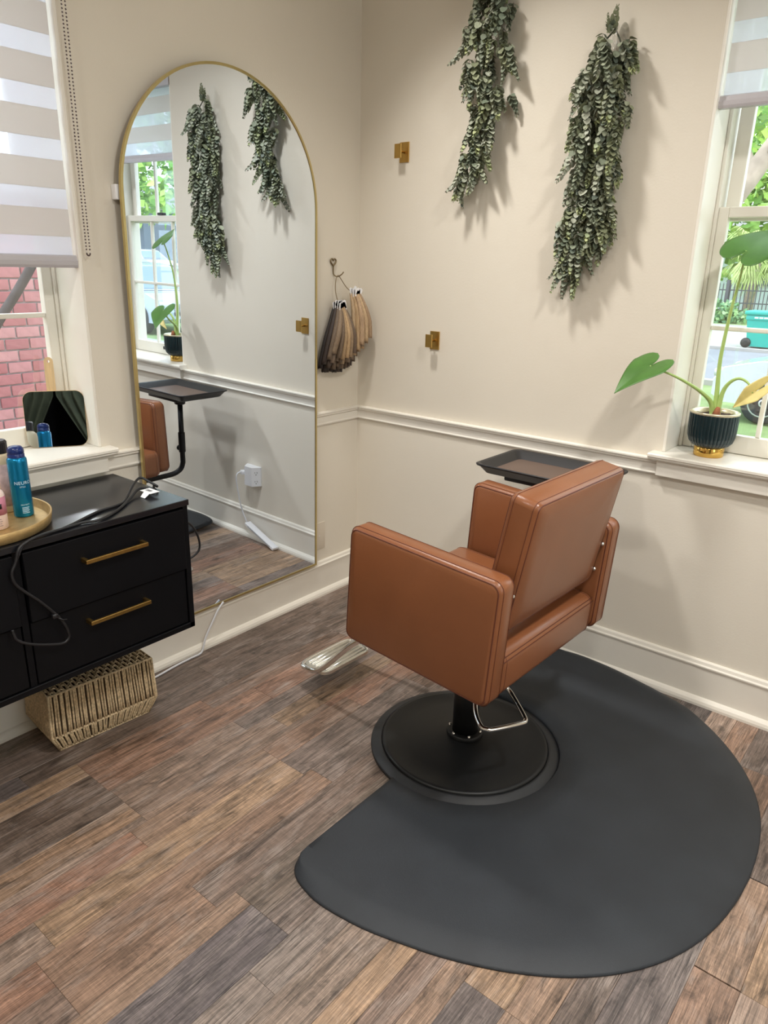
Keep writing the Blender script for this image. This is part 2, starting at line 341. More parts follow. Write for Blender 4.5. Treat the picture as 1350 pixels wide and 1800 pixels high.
# ------------------------------------------------------------------ windows
def window(name, T, w_, label, z0=.932, z1=2.47, dep=.165, nose=.055, lock=True):
    """T maps local (u along wall, d depth outwards, z) to world; opening u 0..w_"""
    root = struct(name, None, None, label)
    def B(nm, u0, u1, d0, d1, a, b, m=M_vinyl, par=root, r=.003):
        mb = MB(); mb.rbox((min(u0, u1), min(d0, d1), a), (max(u0, u1), max(d0, d1), b), r, 2, smooth=False); mb.v = [T(*v) for v in mb.v]; return obj(nm, mb, m, par)
    # reveals of the deep opening
    B('jamb', -.004, .010, .001, .25, z0, z1, M_trim); B('jamb', w_-.010, w_+.004, .001, .25, z0, z1, M_trim); B('head', 0, w_, .001, .25, z1-.012, z1+.004, M_trim)
    # stool with nosing, apron
    mb = MB(); pr = [(-nose+.004, z0), (-nose, z0-.004), (-nose, z0-.012), (-nose+.006, z0-.016), (-nose+.006, z0-.021), (-nose+.012, z0-.026), (0, z0-.026), (0, z0-.017), (dep+.06, z0-.017), (dep+.06, z0)]
    for ua, ub, pp in ((-.032, w_+.032, [p for p in pr[:7]]+[(0, z0)]), (0, w_, [(0, z0-.017), (dep+.06, z0-.017), (dep+.06, z0), (0, z0)])):
        n = len(mb.v); vs = [(ua, p[0], p[1]) for p in pp]+[(ub, p[0], p[1]) for p in pp]; k = len(pp)
        mb.add([T(*v) for v in vs], [list(range(k))[::-1], list(range(k, 2*k))]+[(i, (i+1) % k, k+(i+1) % k, k+i) for i in range(k)])
    obj('window_stool', mb, M_trim, root)
    B('apron', -.004, w_+.004, -.030, -.001, .848, z0-.026, M_trim)
    # frame tracks
    for a, b in ((.010, .022), (w_-.022, w_-.010)): B('frame_track', a, b, dep-.02, dep+.075, z0, z1-.012)
    zm = 1.742
    def sash(nm, a, b, d, stile, top, bot, mu_z, u0=.022):
        u1 = w_-u0
        s = B(nm, u0, u0+stile, d, d+.03, a, b); B('stile', u1-stile, u1, d, d+.03, a, b, par=s)
        B('sash_rail', u0+stile, u1-stile, d, d+.03, b-top, b, par=s); B('sash_rail', u0+stile, u1-stile, d, d+.03, a, a+bot, par=s)
        g0, g1 = u0+stile, u1-stile
        for i in (1, 2):
            uu = g0+(g1-g0)*i/3; B('muntin', uu-.008, uu+.008, d+.004, d+.024, a+bot, b-top, par=s, r=.004)
        for z in mu_z: B('muntin', g0, g1, d+.003, d+.025, z-.008, z+.008, par=s, r=.004)
        mb = MB().box((g0, d+.013, a+bot), (g1, d+.015, b-top)); mb.v = [T(*v) for v in mb.v]; obj('pane', mb, M_pane, s)
        return s
    s1 = sash('lower_sash', z0+.002, 1.765, dep-.012, .034, .034, .066, [1.367])
    sash('upper_sash', zm-.02, z1-.012, dep+.030, .045, .04, .04, [2.1], .03)
    if lock:
        B('sash_lock', w_*.5-.03, w_*.5+.03, dep-.012, dep+.015, 1.766, 1.782, M_black, s1, .005)
        B('sash_lift', w_*.5-.035, w_*.5+.035, dep-.022, dep-.012, .965, .985, M_black, s1, .004)
    return root
window('window_1', lambda u, d, z: (-d, WL[1]-u, z), WL[1]-WL[0], 'white double-hung window facing the brick wall', dep=.178, lock=False)
window('window_2', lambda u, d, z: (WR[0]+u, d, z), WR[1]-WR[0], 'white double-hung window facing the street', dep=.165)

window('window_added', lambda u, d, z: (X1+d, WS[0]+u, z), WS[1]-WS[0], 'unseen white double-hung window added in the side wall for daylight', z1=WS[3], dep=.11)  # out of view; added for cool daylight on chair and mat

# ------------------------------------------------------------------ recessed ceiling lamps
M_lamp = mat('lamp_diffuser', (1, .95, .88), .6, emit=((1, .93, .84), 6), noise=.005, nscale=4)
LB = ['above the tall mirror', 'above the street window', 'near the rear wall, mirror side', 'near the curtained doorway']
for (x, y), lb, lw, bm_, aim in zip(SPOTS, LB, LAMP_W, BEAM, AIM):
    t = thing('recessed_light', 'round white recessed ceiling light '+lb, 'ceiling light', (x, y, H), group='recessed ceiling lights')
    obj('trim_ring', MB().lathe([(.125, H-.002), (.145, H-.002), (.147, H-.008), (.13, H-.014), (.125, H-.010)], (x, y, 0), 28, capb=False, capt=False), M_white, t)
    obj('diffuser', MB().lathe([(.0, H-.006), (.126, H-.006), (.126, H-.003), (0, H-.003)], (x, y, 0), 28, capb=False, capt=False), M_lamp, t)
    ld = bpy.data.lights.new('recessed_lamp', 'AREA'); ld.shape = 'DISK'; ld.size = .25; ld.energy = lw; ld.color = LAMP_COL; ld.spread = math.radians(bm_)
    lo = bpy.data.objects.new('lamp_light', ld); C.objects.link(lo); lo.parent = t; lo.matrix_basis = Matrix.Translation((0, 0, -.02))@Vector((-aim[0], -aim[1], 1)).to_track_quat('Z', 'Y').to_matrix().to_4x4()

# ------------------------------------------------------------------ salon mat
def make_mat():
    half = [(1.148, -1.500), (1.150, -1.535), (1.164, -1.57), (1.19, -1.592), (1.226, -1.605), (1.28, -1.614), (1.337, -1.612), (1.43, -1.598), (1.524, -1.571), (1.62, -1.538), (1.717, -1.494), (1.80, -1.446), (1.88, -1.388), (1.955, -1.315), (2.015, -1.235), (2.06, -1.15), (2.096, -1.045), (2.118, -.92), (2.125, -.80)]
    half = half[:2]+[tuple(v.xy) for v in spline([(x, y, 0) for x, y in half[1:]], 3)[1:]]
    yc = -.80
    out = half+[(x, 2*yc-y) for x, y in half[-2::-1]]
    bx, by, br = 1.214, -.8156, .3195
    dy = math.sqrt(br*br-(bx-1.148)**2)
    arc = []; a0 = math.atan2(dy, 1.148-bx); a1 = math.atan2(-dy, 1.148-bx)+0
    n = 40
    aa = a0; ab = a1
    for i in range(n+1):
        a = aa+(ab-aa)*i/n; arc.append((bx+br*math.cos(a), by+br*math.sin(a)))
    loop = out+arc                                  # flat edge, outer curve, flat edge, notch round the base
    def lift(x, y):                                 # the far end rides up on the baseboard
        t = max(0, (y+.42)/.38); t = min(1.15, t); return .034*t*t
    def wrap(x, y, z):
        yy = y if y < -.12 else -.12+(y+.12)*.58
        return (x, min(yy, -.040), z+lift(x, yy))
    P = [Vector(p) for p in loop]; N = len(P); no = len(out)
    def inset(d_out):
        res = []
        for i, p in enumerate(P):
            a, b = P[i-1], P[(i+1) % N]
            t = (b-a).normalized(); nrm = Vector((-t.y, t.x))
            d = min(d_out, .003) if not 2 <= i < no-2 else d_out*min(1, (min(i, no-1-i)-1)/13)
            res.append(p+nrm*d)
        return res
    rings = [(0, .0), (.0, .004), (.006, .0075), (.05, .0185), (.075, .0205)]
    mb = MB(); vs = []
    for d, z in rings:
        for i, p in enumerate(inset(d)):
            zz = z if 2 <= i < no-2 else max(z, .0)
            if not (2 <= i < no-2) and z > 0: zz = .0205 if z > .005 else .004
            vs.append(wrap(p.x, p.y, zz+.0005))
    fs = []
    for k in range(len(rings)-1):
        for i in range(N): fs.append((k*N+i, k*N+(i+1) % N, (k+1)*N+(i+1) % N, (k+1)*N+i))
    mb.add(vs, fs, True)
    # top: fan by grid triangulation of the inner loop
    bm = bmesh.new(); top = [bm.verts.new(v) for v in vs[-N:]]
    f = bm.faces.new(top); bmesh.ops.triangulate(bm, faces=[f], ngon_method='BEAUTY')
    bmesh.ops.subdivide_edges(bm, edges=[e for e in bm.edges if not e.is_boundary], cuts=5, use_grid_fill=True)
    bmesh.ops.triangulate(bm, faces=bm.faces[:])
    for v in bm.verts:
        if not v.is_boundary: v.co.z = .021+lift(v.co.x, v.co.y)
    mb.bm(bm, None, True)
    mb.add(vs[:N], [list(range(N))[::-1]])
    o = obj('salon_mat', mb, M_mat); setorigin(o, (1.6, -.8, 0))
    bm = bmesh.new(); bm.from_mesh(o.data); bmesh.ops.remove_doubles(bm, verts=bm.verts, dist=.0004); bm.to_mesh(o.data); bm.free()
    tag(o, 'black D-shaped anti-fatigue floor mat around the styling chair', 'mat')
make_mat()

# ------------------------------------------------------------------ styling chair
def make_chair():
    th = -.0293; c = (1.2139, -.8156, 0)
    t = thing('styling_chair', 'tan leather salon styling chair on a round black base', 'chair', c, PI+th)
    Mr = wm(t); S = Mr@Matrix.Translation((0, 0, .452))@Matrix.Rotation(math.radians(-3.3), 4, 'Y')
    # arms: boxes lying in the slightly tipped-back seat frame, thick piping seams round both faces
    def rrect(x0, x1, z0, z1, r, n=5):
        pts = []
        for cx, cz, a0 in ((x1-r, z1-r, 0), (x0+r, z1-r, PI/2), (x0+r, z0+r, PI), (x1-r, z0+r, 1.5*PI)):
            for i in range(n+1):
                a = a0+PI/2*i/n; pts.append((cx+r*math.cos(a), cz+r*math.sin(a)))
        return pts
    for s in (1, -1):
        y0, y1 = sorted((s*.277, s*.354)); x0, x1, z0, z1 = -.286, .236, -.001, .372
        mb = MB(); prof = []
        ys = [(0, .016), (.006, .005), (.015, 0)]
        loops = []
        for d, ins in ys: loops.append((y0+d, ins))
        for d, ins in reversed(ys): loops.append((y1-d, ins))
        vs = []; n = None
        for yy, ins in loops:
            rr = rrect(x0+ins, x1-ins, z0+ins, z1-ins, .03-ins*.6, 6); n = len(rr); vs += [S@Vector((p[0], yy, p[1])) for p in rr]
        # puffed faces
        fs = []
        for k in range(len(loops)-1):
            for i in range(n): fs.append((k*n+i, k*n+(i+1) % n, (k+1)*n+(i+1) % n, (k+1)*n+i))
        fs += [list(range(n))[::-1], [(len(loops)-1)*n+i for i in range(n)]]
        mb.add(vs, fs, True)
        a = obj('arm', mb, M_leather, t)
        for yy in (y0+.0035, y1-.0035):
            rr = rrect(x0+.0085, x1-.0085, z0+.0085, z1-.0085, .024, 6)
            obj('piping', MB().tube([S@Vector((p[0], yy, p[1])) for p in rr], .0016, 6, closed=True), M_thread, a)
            rr = rrect(x0-.0002, x1+.0002, z0-.0002, z1+.0002, .030, 6); y2 = yy+(.011 if yy < (y0+y1)/2 else -.011)
            obj('stitching', MB().tube([S@Vector((p[0], y2, p[1])) for p in rr], .0009, 4, closed=True), M_thread, a)
    # slab with rounded outline (pts in u,v), extruded along w with softened rims; F maps (u, v, w) to world
    def slab(name, F, u0, u1, v0, v1, w0, w1, r, soft=.014, crown=.006):
        ys = [(0, .012), (.004, .004), (soft, 0)]; loops = [(w0+d, i) for d, i in ys]+[(w1-d, i) for d, i in reversed(ys)]
        vs = []; n = 0
        for ww, ins in loops:
            rr = rrect(u0+ins, u1-ins, v0+ins, v1-ins, max(.004, r-ins*.6), 6); n = len(rr); vs += [F(p[0], p[1], ww) for p in rr]
        fs = [(k*n+i, k*n+(i+1) % n, (k+1)*n+(i+1) % n, (k+1)*n+i) for k in range(len(loops)-1) for i in range(n)]
        uc, vc = (u0+u1)/2, (v0+v1)/2
        for k, ww, sg in ((0, w0, -1), (len(loops)-1, w1, 1)):               # softly crowned faces
            base = [k*n+i for i in range(n)]; prev = base
            for f, h in ((.8, .45), (.5, .85)):
                m = len(vs); rr = rrect(u0+.012, u1-.012, v0+.012, v1-.012, max(.004, r-.007), 6)
                vs += [F(uc+(p[0]-uc)*f, vc+(p[1]-vc)*f, ww+sg*crown*h) for p in rr]; cur = [m+i for i in range(n)]
                fs += [(prev[i], prev[(i+1) % n], cur[(i+1) % n], cur[i]) for i in range(n)]; prev = cur
            fs.append(prev)
        o = obj(name, MB().add(vs, fs, True), M_leather, t)
        for ww, w2 in ((w0+.003, w0+soft+.001), (w1-.003, w1-soft-.001)):
            rr = rrect(u0+.006, u1-.006, v0+.006, v1-.006, max(.004, r-.004), 6); obj('piping', MB().tube([F(p[0], p[1], ww) for p in rr], .0017, 6, closed=True), M_thread, o)
            rr = rrect(u0-.0002, u1+.0002, v0-.0002, v1+.0002, r, 6); obj('stitching', MB().tube([F(p[0], p[1], w2) for p in rr], .0009, 4, closed=True), M_thread, o)
        return o
    # seat cushion with a fat rear roll (profile in x,z run across the chair)
    seat = slab('seat_cushion', lambda u, v, w_: S@Vector((u, w_, v)), -.276, .262, -.012, .128, -.272, .272, .034, .02, 0)
    for k, (xx, zz) in enumerate(((-.2745, .106), (-.2690, .116))):
        obj('stitching', MB().tube([S@Vector((xx, y, zz)) for y in [-.268+.0536*i for i in range(11)]], .0011, 4), M_thread, seat)
    # backrest leaning back about ten degrees
    lean = math.atan2(.068, .369); Bk = Mr@Matrix.Translation((-.268, 0, .618))@Matrix.Rotation(-lean, 4, 'Y')
    back = slab('backrest', lambda u, v, w_: Bk@Vector((w_, u, v)), -.257, .257, 0, .388, 0, .088, .022, .014, .006)
    # hinge bolts joining backrest and arms
    for s in (1, -1):
        obj('hinge_plate', MB().rbox((.006, s*.266-.0035, .02), (.05, s*.266+.0035, .16), .002, 1, Bk), M_blackmetal, t)
        for zz in (.035, .125):
            Mb = Bk@Matrix.Translation((.006, s*.266, zz))@Matrix.Rotation(-PI/2, 4, 'Y')
            obj('bolt', MB().lathe([(.0, .0), (.007, 0), (.007, .004), (.005, .008), (0, .009)], n=12, M=Mb, capb=False, capt=False), M_chrome, t)
    # under-seat plate, column, base
    obj('seat_plate', MB().rbox((-.16, -.16, -.04), (.16, .16, -.013), .006, 2, S), M_blackmetal, t)
    L = lambda x, y, z: Mr@Vector((x, y, z))
    c2 = (c[0], c[1], 0)
    obj('column', MB().lathe([(.043, .05), (.043, .30), (.036, .302), (.036, .43)], c2, 32), M_blackmetal, t)
    col = obj('flange', MB().lathe([(.06, .046), (.062, .05), (.062, .062), (.058, .066), (.044, .066)], c2, 32, capb=False, capt=False), M_blackmetal, t)
    for i in range(6):
        a = i*PI/3+.3; obj('screw', MB().lathe([(0, .072), (.004, .071), (.005, .066)], (c[0]+.053*math.cos(a), c[1]+.053*math.sin(a), 0), 8, capb=False, capt=False), M_chrome, col)
    prof = [(.281, .0), (.281, .024), (.277, .028), (.268, .029), (.258, .026), (.20, .031), (.12, .039), (.07, .047), (.045, .052)]
    obj('base_disc', MB().lathe(prof, c2, 96, capt=True), M_blackmetal, t)
    ring = [(.282, .001), (.319, .001), (.319, .008), (.315, .012), (.311, .0125), (.308, .0155), (.303, .016), (.300, .019), (.294, .0195), (.291, .022), (.284, .0225), (.282, .020)]
    obj('base_ring', MB().lathe(ring, c2, 96, capb=False, capt=False), M_rubber, t)
    # footrest: chrome frame and ridged plate
    fz = .10
    def F(x, y, z=fz): return L(x, y, z)
    pl = rrect(.545, .668, -.128, .128, .03, 5)
    mb = MB(); n = len(pl); vs = [F(p[0], p[1], fz-.006) for p in pl]+[F(p[0], p[1], fz+.006) for p in pl]
    mb.add(vs, [list(range(n))[::-1], list(range(n, 2*n))]+[(i, (i+1) % n, n+(i+1) % n, n+i) for i in range(n)])
    fp = obj('footrest_plate', mb, M_alu, t)
    for k in range(6):
        x = .562+.0178*k; obj('ridge', MB().tube([F(x, -.11, fz+.007), F(x, .11, fz+.007)], .0038, 6), M_alu, fp)
    obj('footrest_frame', MB().tube([F(*p) for p in spline([(.30, -.135, .36), (.40, -.137, .29), (.56, -.137, .125), (.645, -.135, .098), (.672, -.11, .098), (.676, 0, .098), (.672, .11, .098), (.645, .135, .098), (.56, .137, .125), (.40, .137, .29), (.30, .135, .36), ], 5)]+[], .0105, 10), M_chrome, t)
    obj('footrest_bracket', MB().rbox((.02, -.14, .36), (.33, .14, .385), .008, 2, Mr), M_blackmetal, t)
    # pump lever loop behind
    W_ = lambda x, y, z: Vector((x, y, z))
    pts = spline([(1.225, -.835, .33), (1.30, -.83, .315), (1.352, -.80, .27), (1.385, -.812, .255), (1.452, -.866, .246), (1.466, -.885, .244), (1.462, -.905, .244), (1.415, -.985, .244), (1.398, -1.0, .245), (1.38, -1.0, .247), (1.335, -.96, .256), (1.29, -.90, .30), (1.225, -.84, .33)], 5)
    obj('pump_lever', MB().tube(pts, .0075, 10), M_chrome, t)
make_chair()

# ------------------------------------------------------------------ tool tray clamped to the chair post
def make_tray():
    cx, cy, z = 1.166, -.255, .858
    t = thing('tool_tray', 'black rectangular tool tray on a bent pole behind the styling chair', 'tray', (cx, cy, .35))
    hx, hy = .236, .157
    def rr(hx, hy, r, zz, n=5):
        p = []
        for sx, sy, a0 in ((1, 1, 0), (-1, 1, PI/2), (-1, -1, PI), (1, -1, 1.5*PI)):
            for i in range(n+1):
                a = a0+PI/2*i/n; p.append(Vector((cx+sx*(hx-r)+r*math.cos(a), cy+sy*(hy-r)+r*math.sin(a), zz)))
        return p
    loops = [rr(hx-.035, hy-.035, .02, z-.028), rr(hx-.03, hy-.03, .02, z-.026), rr(hx-.008, hy-.008, .03, z), rr(hx, hy, .03, z+.004), rr(hx+.001, hy+.001, .03, z+.009), rr(hx-.004, hy-.004, .03, z+.011), rr(hx-.013, hy-.013, .026, z+.007), rr(hx-.038, hy-.038, .02, z-.018), rr(hx-.042, hy-.042, .018, z-.02)]
    n = len(loops[0]); mb = MB(); fs = []
    for k in range(len(loops)-1):
        for i in range(n): fs.append((k*n+i, k*n+(i+1) % n, (k+1)*n+(i+1) % n, (k+1)*n+i))
    fs += [list(range(n)), [(len(loops)-1)*n+i for i in range(n)]]
    mb.add([v for l in loops for v in l], fs, True)
    obj('tray', mb, M_black, t)
    l2 = rr(hx-.043, hy-.043, .016, z-.0195); l3 = rr(hx-.043, hy-.043, .016, z-.0175); mb = MB()
    mb.add(l2+l3, [list(range(n))[::-1], list(range(n, 2*n))]+[(i, (i+1) % n, n+(i+1) % n, n+i) for i in range(n)])
    obj('tray_liner', mb, mat('brown_tray_liner', rgb(98, 80, 70), .5, noise=.06, nscale=9), t)
    obj('bracket', MB().rbox((cx-.13, cy-.112, z-.046), (cx+.13, cy+.06, z-.027), .006, 2), M_black, t)
    obj('socket', MB().lathe([(.026, z-.085), (.03, z-.08), (.03, z-.045)], (cx, cy, 0), 20), M_black, t)
    px, py = cx, cy
    pts = [(px, py, z-.06), (px, py, .58), (px, py, .47)]+spline([(px, py, .44), (px+.004, py-.012, .405), (px+.012, py-.045, .382), (px+.016, py-.09, .376)], 4)+[(1.19, -.6, .372), (1.2, -.745, .372)]
    obj('pole', MB().tube(pts, .0145, 12), M_blackmetal, t)
    obj('sleeve', MB().lathe([(.018, .50), (.019, .503), (.019, .61), (.018, .613)], (px, py, 0), 16), M_blackmetal, t)
    obj('knob', MB().lathe([(.006, 0), (.006, .02), (.014, .021), (.016, .03), (.012, .036), (0, .037)], (px, py, .52), 14, M=Matrix.Rotation(PI/2, 4, 'Y')), M_black, t)
    obj('clamp', MB().lathe([(.05, .352), (.052, .355), (.052, .392), (.05, .395)], (1.2139, -.8156, 0), 28, capb=False, capt=False).box((1.185, -.775, .358), (1.215, -.735, .387)), M_blackmetal, t)
make_tray()

# ------------------------------------------------------------------ tall arched mirror
def make_mirror():
    cy, w2, zb, zs = -.770, .447, .178, 1.752
    a, b = math.radians(-.22), math.radians(-.66)
    P0 = Vector((.040, -.75, 1.1)); nrm = Vector((math.cos(a)*math.cos(b), math.sin(a)*math.cos(b), math.sin(b)))
    def on(y, z, d=0):
        x = P0.x-(nrm.y*(y-P0.y)+nrm.z*(z-P0.z))/nrm.x; return Vector((x, y, z))+nrm*d
    t = thing('arched_mirror', 'tall arched wall mirror with thin gold frame beside the window', 'mirror', (.02, cy, zb))
    def outline(off, n=48):
        r = w2-off; p = [(cy+r, zb+off), ]
        for i in range(n+1):
            an = PI*i/n; p.append((cy+r*math.cos(an), zs+r*math.sin(an)))
        p.append((cy-r, zb+off)); return p
    oo = outline(.007); mb = MB(); n = len(oo)
    vs = [on(y, z, 0) for y, z in oo]+[on(y, z, -.006) for y, z in oo]
    mb.add(vs, [list(range(n)), list(range(n, 2*n))[::-1]]+[(i, (i+1) % n, n+(i+1) % n, n+i) for i in range(n)])
    obj('mirror_glass', mb, M_mirror, t)
    L0, L1 = outline(0), outline(.0085); mb = MB(); n = len(L0); vs = []
    for lo, d in ((L0, -.010), (L0, .003), (L1, .003), (L1, -.010)): vs += [on(y, z, d) for y, z in lo]
    fs = []
    for k in range(4):
        for i in range(n): fs.append((k*n+i, k*n+(i+1) % n, ((k+1) % 4)*n+(i+1) % n, ((k+1) % 4)*n+i))
    mb.add(vs, fs); obj('mirror_frame', mb, M_gold, t)
    mb = MB(); oo = outline(.012); n = len(oo); mb.add([on(y, z, -.0065) for y, z in oo]+[on(y, z, -.0105) for y, z in oo], [list(range(n)), list(range(n, 2*n))[::-1]]+[(i, (i+1) % n, n+(i+1) % n, n+i) for i in range(n)])
    obj('backing_board', mb, M_black, t)
    obj('wall_clip', MB().rbox((.0005, -1.224, 1.733), (.028, -1.197, 1.779), .003, 2), M_white, t)
make_mirror()

# ------------------------------------------------------------------ floating vanity cabinet
def make_cabinet():
    x0, x1, ya, yb, z0, z1 = .022, .438, -2.86, -1.322, .381, .833
    t = thing('vanity_cabinet', 'black wall-mounted drawer cabinet with brass bar handles', 'cabinet', (.2, (ya+yb)/2, z0))
    tk = .019
    mb = MB().rbox((x0, ya, z0), (x1, yb, z0+tk), .0015, 1).rbox((x0, ya, z0), (x1, ya+tk, z1-.02), .0015, 1).rbox((x0, yb-tk, z0), (x1, yb, z1-.02), .0015, 1).box((x0, ya+tk, z0+tk), (x0+.012, yb-tk, z1-.02))
    for f in range(len(mb.sm)): mb.sm[f] = False
    for y in (-1.868, -2.35): mb.box((x0+.012, y-.009, z0+tk), (x1-.006, y+.009, z1-.02))
    obj('carcass', mb, M_cab, t)
    m2 = MB().rbox((x0-.01, ya, z1-.02), (.447, yb, z1), .002, 2, smooth=False); obj('countertop', m2, M_cabtop, t)
    for (a, b) in ((-1.855, -1.345), (-2.335, -1.882), (-2.84, -2.365)):
        for (c, d, dep) in ((.600, .804, .446), (.404, .594, .434)):
            # the upper drawer of the right column stands a little proud
            xx = dep
            f = obj('drawer', MB().rbox((xx-.018, a, c), (xx, b, d), .0015, 1, smooth=False), M_cab, t)
            m = (a+b)/2+.003; zc = c+.138; hl = .1
            hb = MB().rbox((xx+.024, m-hl, zc-.006), (xx+.032, m+hl, zc+.006), .001, 1, smooth=False)
            for y in (m-hl, m+hl-.010): hb.box((xx, y, zc-.006), (xx+.025, y+.010, zc+.006))
            obj('handle', hb, M_brass, f)
make_cabinet()

# ------------------------------------------------------------------ woven basket below
def make_basket():
    rz = math.radians(-5); t = thing('woven_basket', 'woven natural rope basket lying under the black cabinet', 'basket', (.148, -1.562, 0), rz)
    Mr = wm(t)
    # side profile (half extents at heights): narrow foot, knee, slightly narrower rim
    lv = [(.0, .085, .160), (.062, .103, .186), (.215, .098, .180)]
    def P(i, sx, sy): z, hx, hy = lv[i]; return Vector((sx*hx, sy*hy, z+.004))
    for i, nm in ((0, 'foot_rope'), (1, 'knee_rope'), (2, 'rim_rope')):
        c = [P(i, 1, -1), P(i, 1, 1), P(i, -1, 1), P(i, -1, -1)]
        obj(nm, MB().tube([Mr@q for q in c], .0042, 8, closed=True), M_rope, t)
    for sx, sy in ((1, -1), (1, 1), (-1, 1), (-1, -1)): obj('corner_post', MB().tube([Mr@P(i, sx, sy) for i in range(3)], .0042, 8), M_rope, t)
    mb = MB(); rr = random.Random(3)
    def strand(f0, f1, j):
        for a, b in ((0, 1), (1, 2)):
            d = lambda: rr.uniform(-.02, .02)*j
            p = f0(a); q = f1(b); nn = 4
            mb.tube([p.lerp(q, k/nn)+Vector((rr.uniform(-.0008, .0008), rr.uniform(-.0008, .0008), 0)) for k in range(nn+1)], .0036, 6)
    n = 40
    for sx in (1, -1):
        for k in range(1, n):
            u = k/n+rr.uniform(-.006, .006); u2 = u+rr.uniform(-.006, .006)
            strand(lambda i: Mr@P(i, sx, -1).lerp(P(i, sx, 1), u), lambda i: Mr@P(i, sx, -1).lerp(P(i, sx, 1), u2), 1)
    for sy in (1, -1):
        for k in range(1, 22):
            u = k/22+rr.uniform(-.008, .008)
            strand(lambda i: Mr@P(i, -1, sy).lerp(P(i, 1, sy), u), lambda i: Mr@P(i, -1, sy).lerp(P(i, 1, sy), u), 1)
    obj('rope_strands', mb, M_rope, t, kind='stuff')
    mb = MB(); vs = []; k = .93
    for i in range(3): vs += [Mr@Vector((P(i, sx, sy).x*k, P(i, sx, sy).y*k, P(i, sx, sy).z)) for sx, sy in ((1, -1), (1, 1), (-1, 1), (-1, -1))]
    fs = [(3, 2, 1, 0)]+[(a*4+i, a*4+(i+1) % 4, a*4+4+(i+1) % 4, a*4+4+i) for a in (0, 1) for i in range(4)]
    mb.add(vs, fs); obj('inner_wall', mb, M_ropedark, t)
    # woven lid: rows of rope across the top
    mb = MB()
    for k in range(24):
        y = -.176+.352*(k+.5)/24; pts = [Mr@Vector((-.096+.192*i/12, y+rr.uniform(-.001, .001), .219+.0025*math.sin(i*PI+k*PI))) for i in range(13)]
        mb.tube(pts, .0042, 6)
    for k in range(9):
        x = -.085+.17*k/8; pts = [Mr@Vector((x, -.178+.356*i/24, .219+.0045*(1 if (i+k) % 2 else -1))) for i in range(25)]; mb.tube(pts, .0032, 6)
    obj('woven_lid', mb, M_rope, t, kind='stuff')
make_basket()

# ------------------------------------------------------------------ cords
def cord(name, pts, r, m, label, n=6, cat='cord', closed=False):
    o = obj(name, MB().tube(spline(pts, n), r, 8), m); setorigin(o, pts[-1]); return tag(o, label, cat)
zc = .8375
A = [(.13, -1.317, .505), (.15, -1.27, .492), (.19, -1.18, .503), (.2, -1.125, .524), (.2, -1.111, .555), (.2, -1.123, .603), (.2, -1.15, .645), (.205, -1.22, .70), (.22, -1.29, .79), (.25, -1.316, .835), (.285, -1.328, .843), (.295, -1.336, zc+.012), (.262, -1.338, zc+.018), (.222, -1.345, zc+.026), (.245, -1.385, zc+.02), (.284, -1.43, zc+.006), (.335, -1.48, zc), (.355, -1.52, zc), (.362, -1.571, zc), (.382, -1.624, zc), (.405, -1.672, zc), (.425, -1.72, zc), (.440, -1.78, zc), (.449, -1.83, zc), (.4565, -1.865, .825), (.458, -1.880, .79), (.459, -1.894, .764), (.46, -1.89, .733), (.46, -1.867, .701), (.46, -1.835, .664), (.46, -1.802, .619), (.46, -1.777, .577), (.46, -1.765, .537), (.46, -1.77, .52), (.46, -1.79, .515), (.46, -1.842, .533), (.46, -1.882, .553), (.457, -1.907, .574), (.4525, -1.912, .603)]
cable = cord('appliance_cord', A, .0042, M_cable, 'looped black appliance cord lying over the cabinet, hanging past its drawers and right end')
Bc = [(.30, -1.345, zc+.002), (.285, -1.39, zc+.012), (.318, -1.443, zc+.004), (.382, -1.521, zc), (.424, -1.588, zc), (.436, -1.633, zc), (.424, -1.664, zc), (.428, -1.705, zc), (.436, -1.75, zc+.002), (.444, -1.80, zc+.003), (.4535, -1.85, .832), (.4565, -1.874, .80)]
obj('cord_return', MB().tube(spline(Bc, 6), .0042, 8), M_cable, cable)
mb = MB().rbox((.296, -1.398, .846), (.352, -1.362, .8475), .0005, 1, smooth=False); tg = obj('paper_tag', mb, M_white, cable, label='white paper tag with a barcode')
mb2 = MB()
for k in range(7): mb2.box((.306+.004*k, -1.386, .8477), (.3075+.004*k+(.001 if k % 2 else 0), -1.374, .8479))
obj('barcode_print', mb2, M_black, tg)
obj('tag_fold', MB().add([(.318, -1.3985, .8470), (.350, -1.3985, .8470), (.346, -1.4145, .8345), (.322, -1.4145, .8345), (.318, -1.3975, .8478), (.350, -1.3975, .8478), (.346, -1.4135, .8353), (.322, -1.4135, .8353)], [(0, 1, 2, 3), (7, 6, 5, 4), (0, 4, 5, 1), (1, 5, 6, 2), (2, 6, 7, 3), (3, 7, 4, 0)]), M_white, tg)
obj('cable_tie', MB().rbox((.453, -1.806, .598), (.467, -1.790, .612), .002, 1).tube([(.46, -1.795, .60), (.466, -1.78, .588), (.467, -1.768, .585)], .002, 6), M_black, cable)
cord('charging_cable', [(.0425, -.895, .19), (.0435, -.925, .165), (.0435, -.955, .124), (.0435, -.995, .065), (.047, -1.012, .03), (.05, -1.03, .006), (.052, -1.086, .005), (.056, -1.157, .005), (.066, -1.237, .005), (.075, -1.33, .005)], .0042, M_wcable, 'white cord running from under the mirror down the baseboard to the floor')

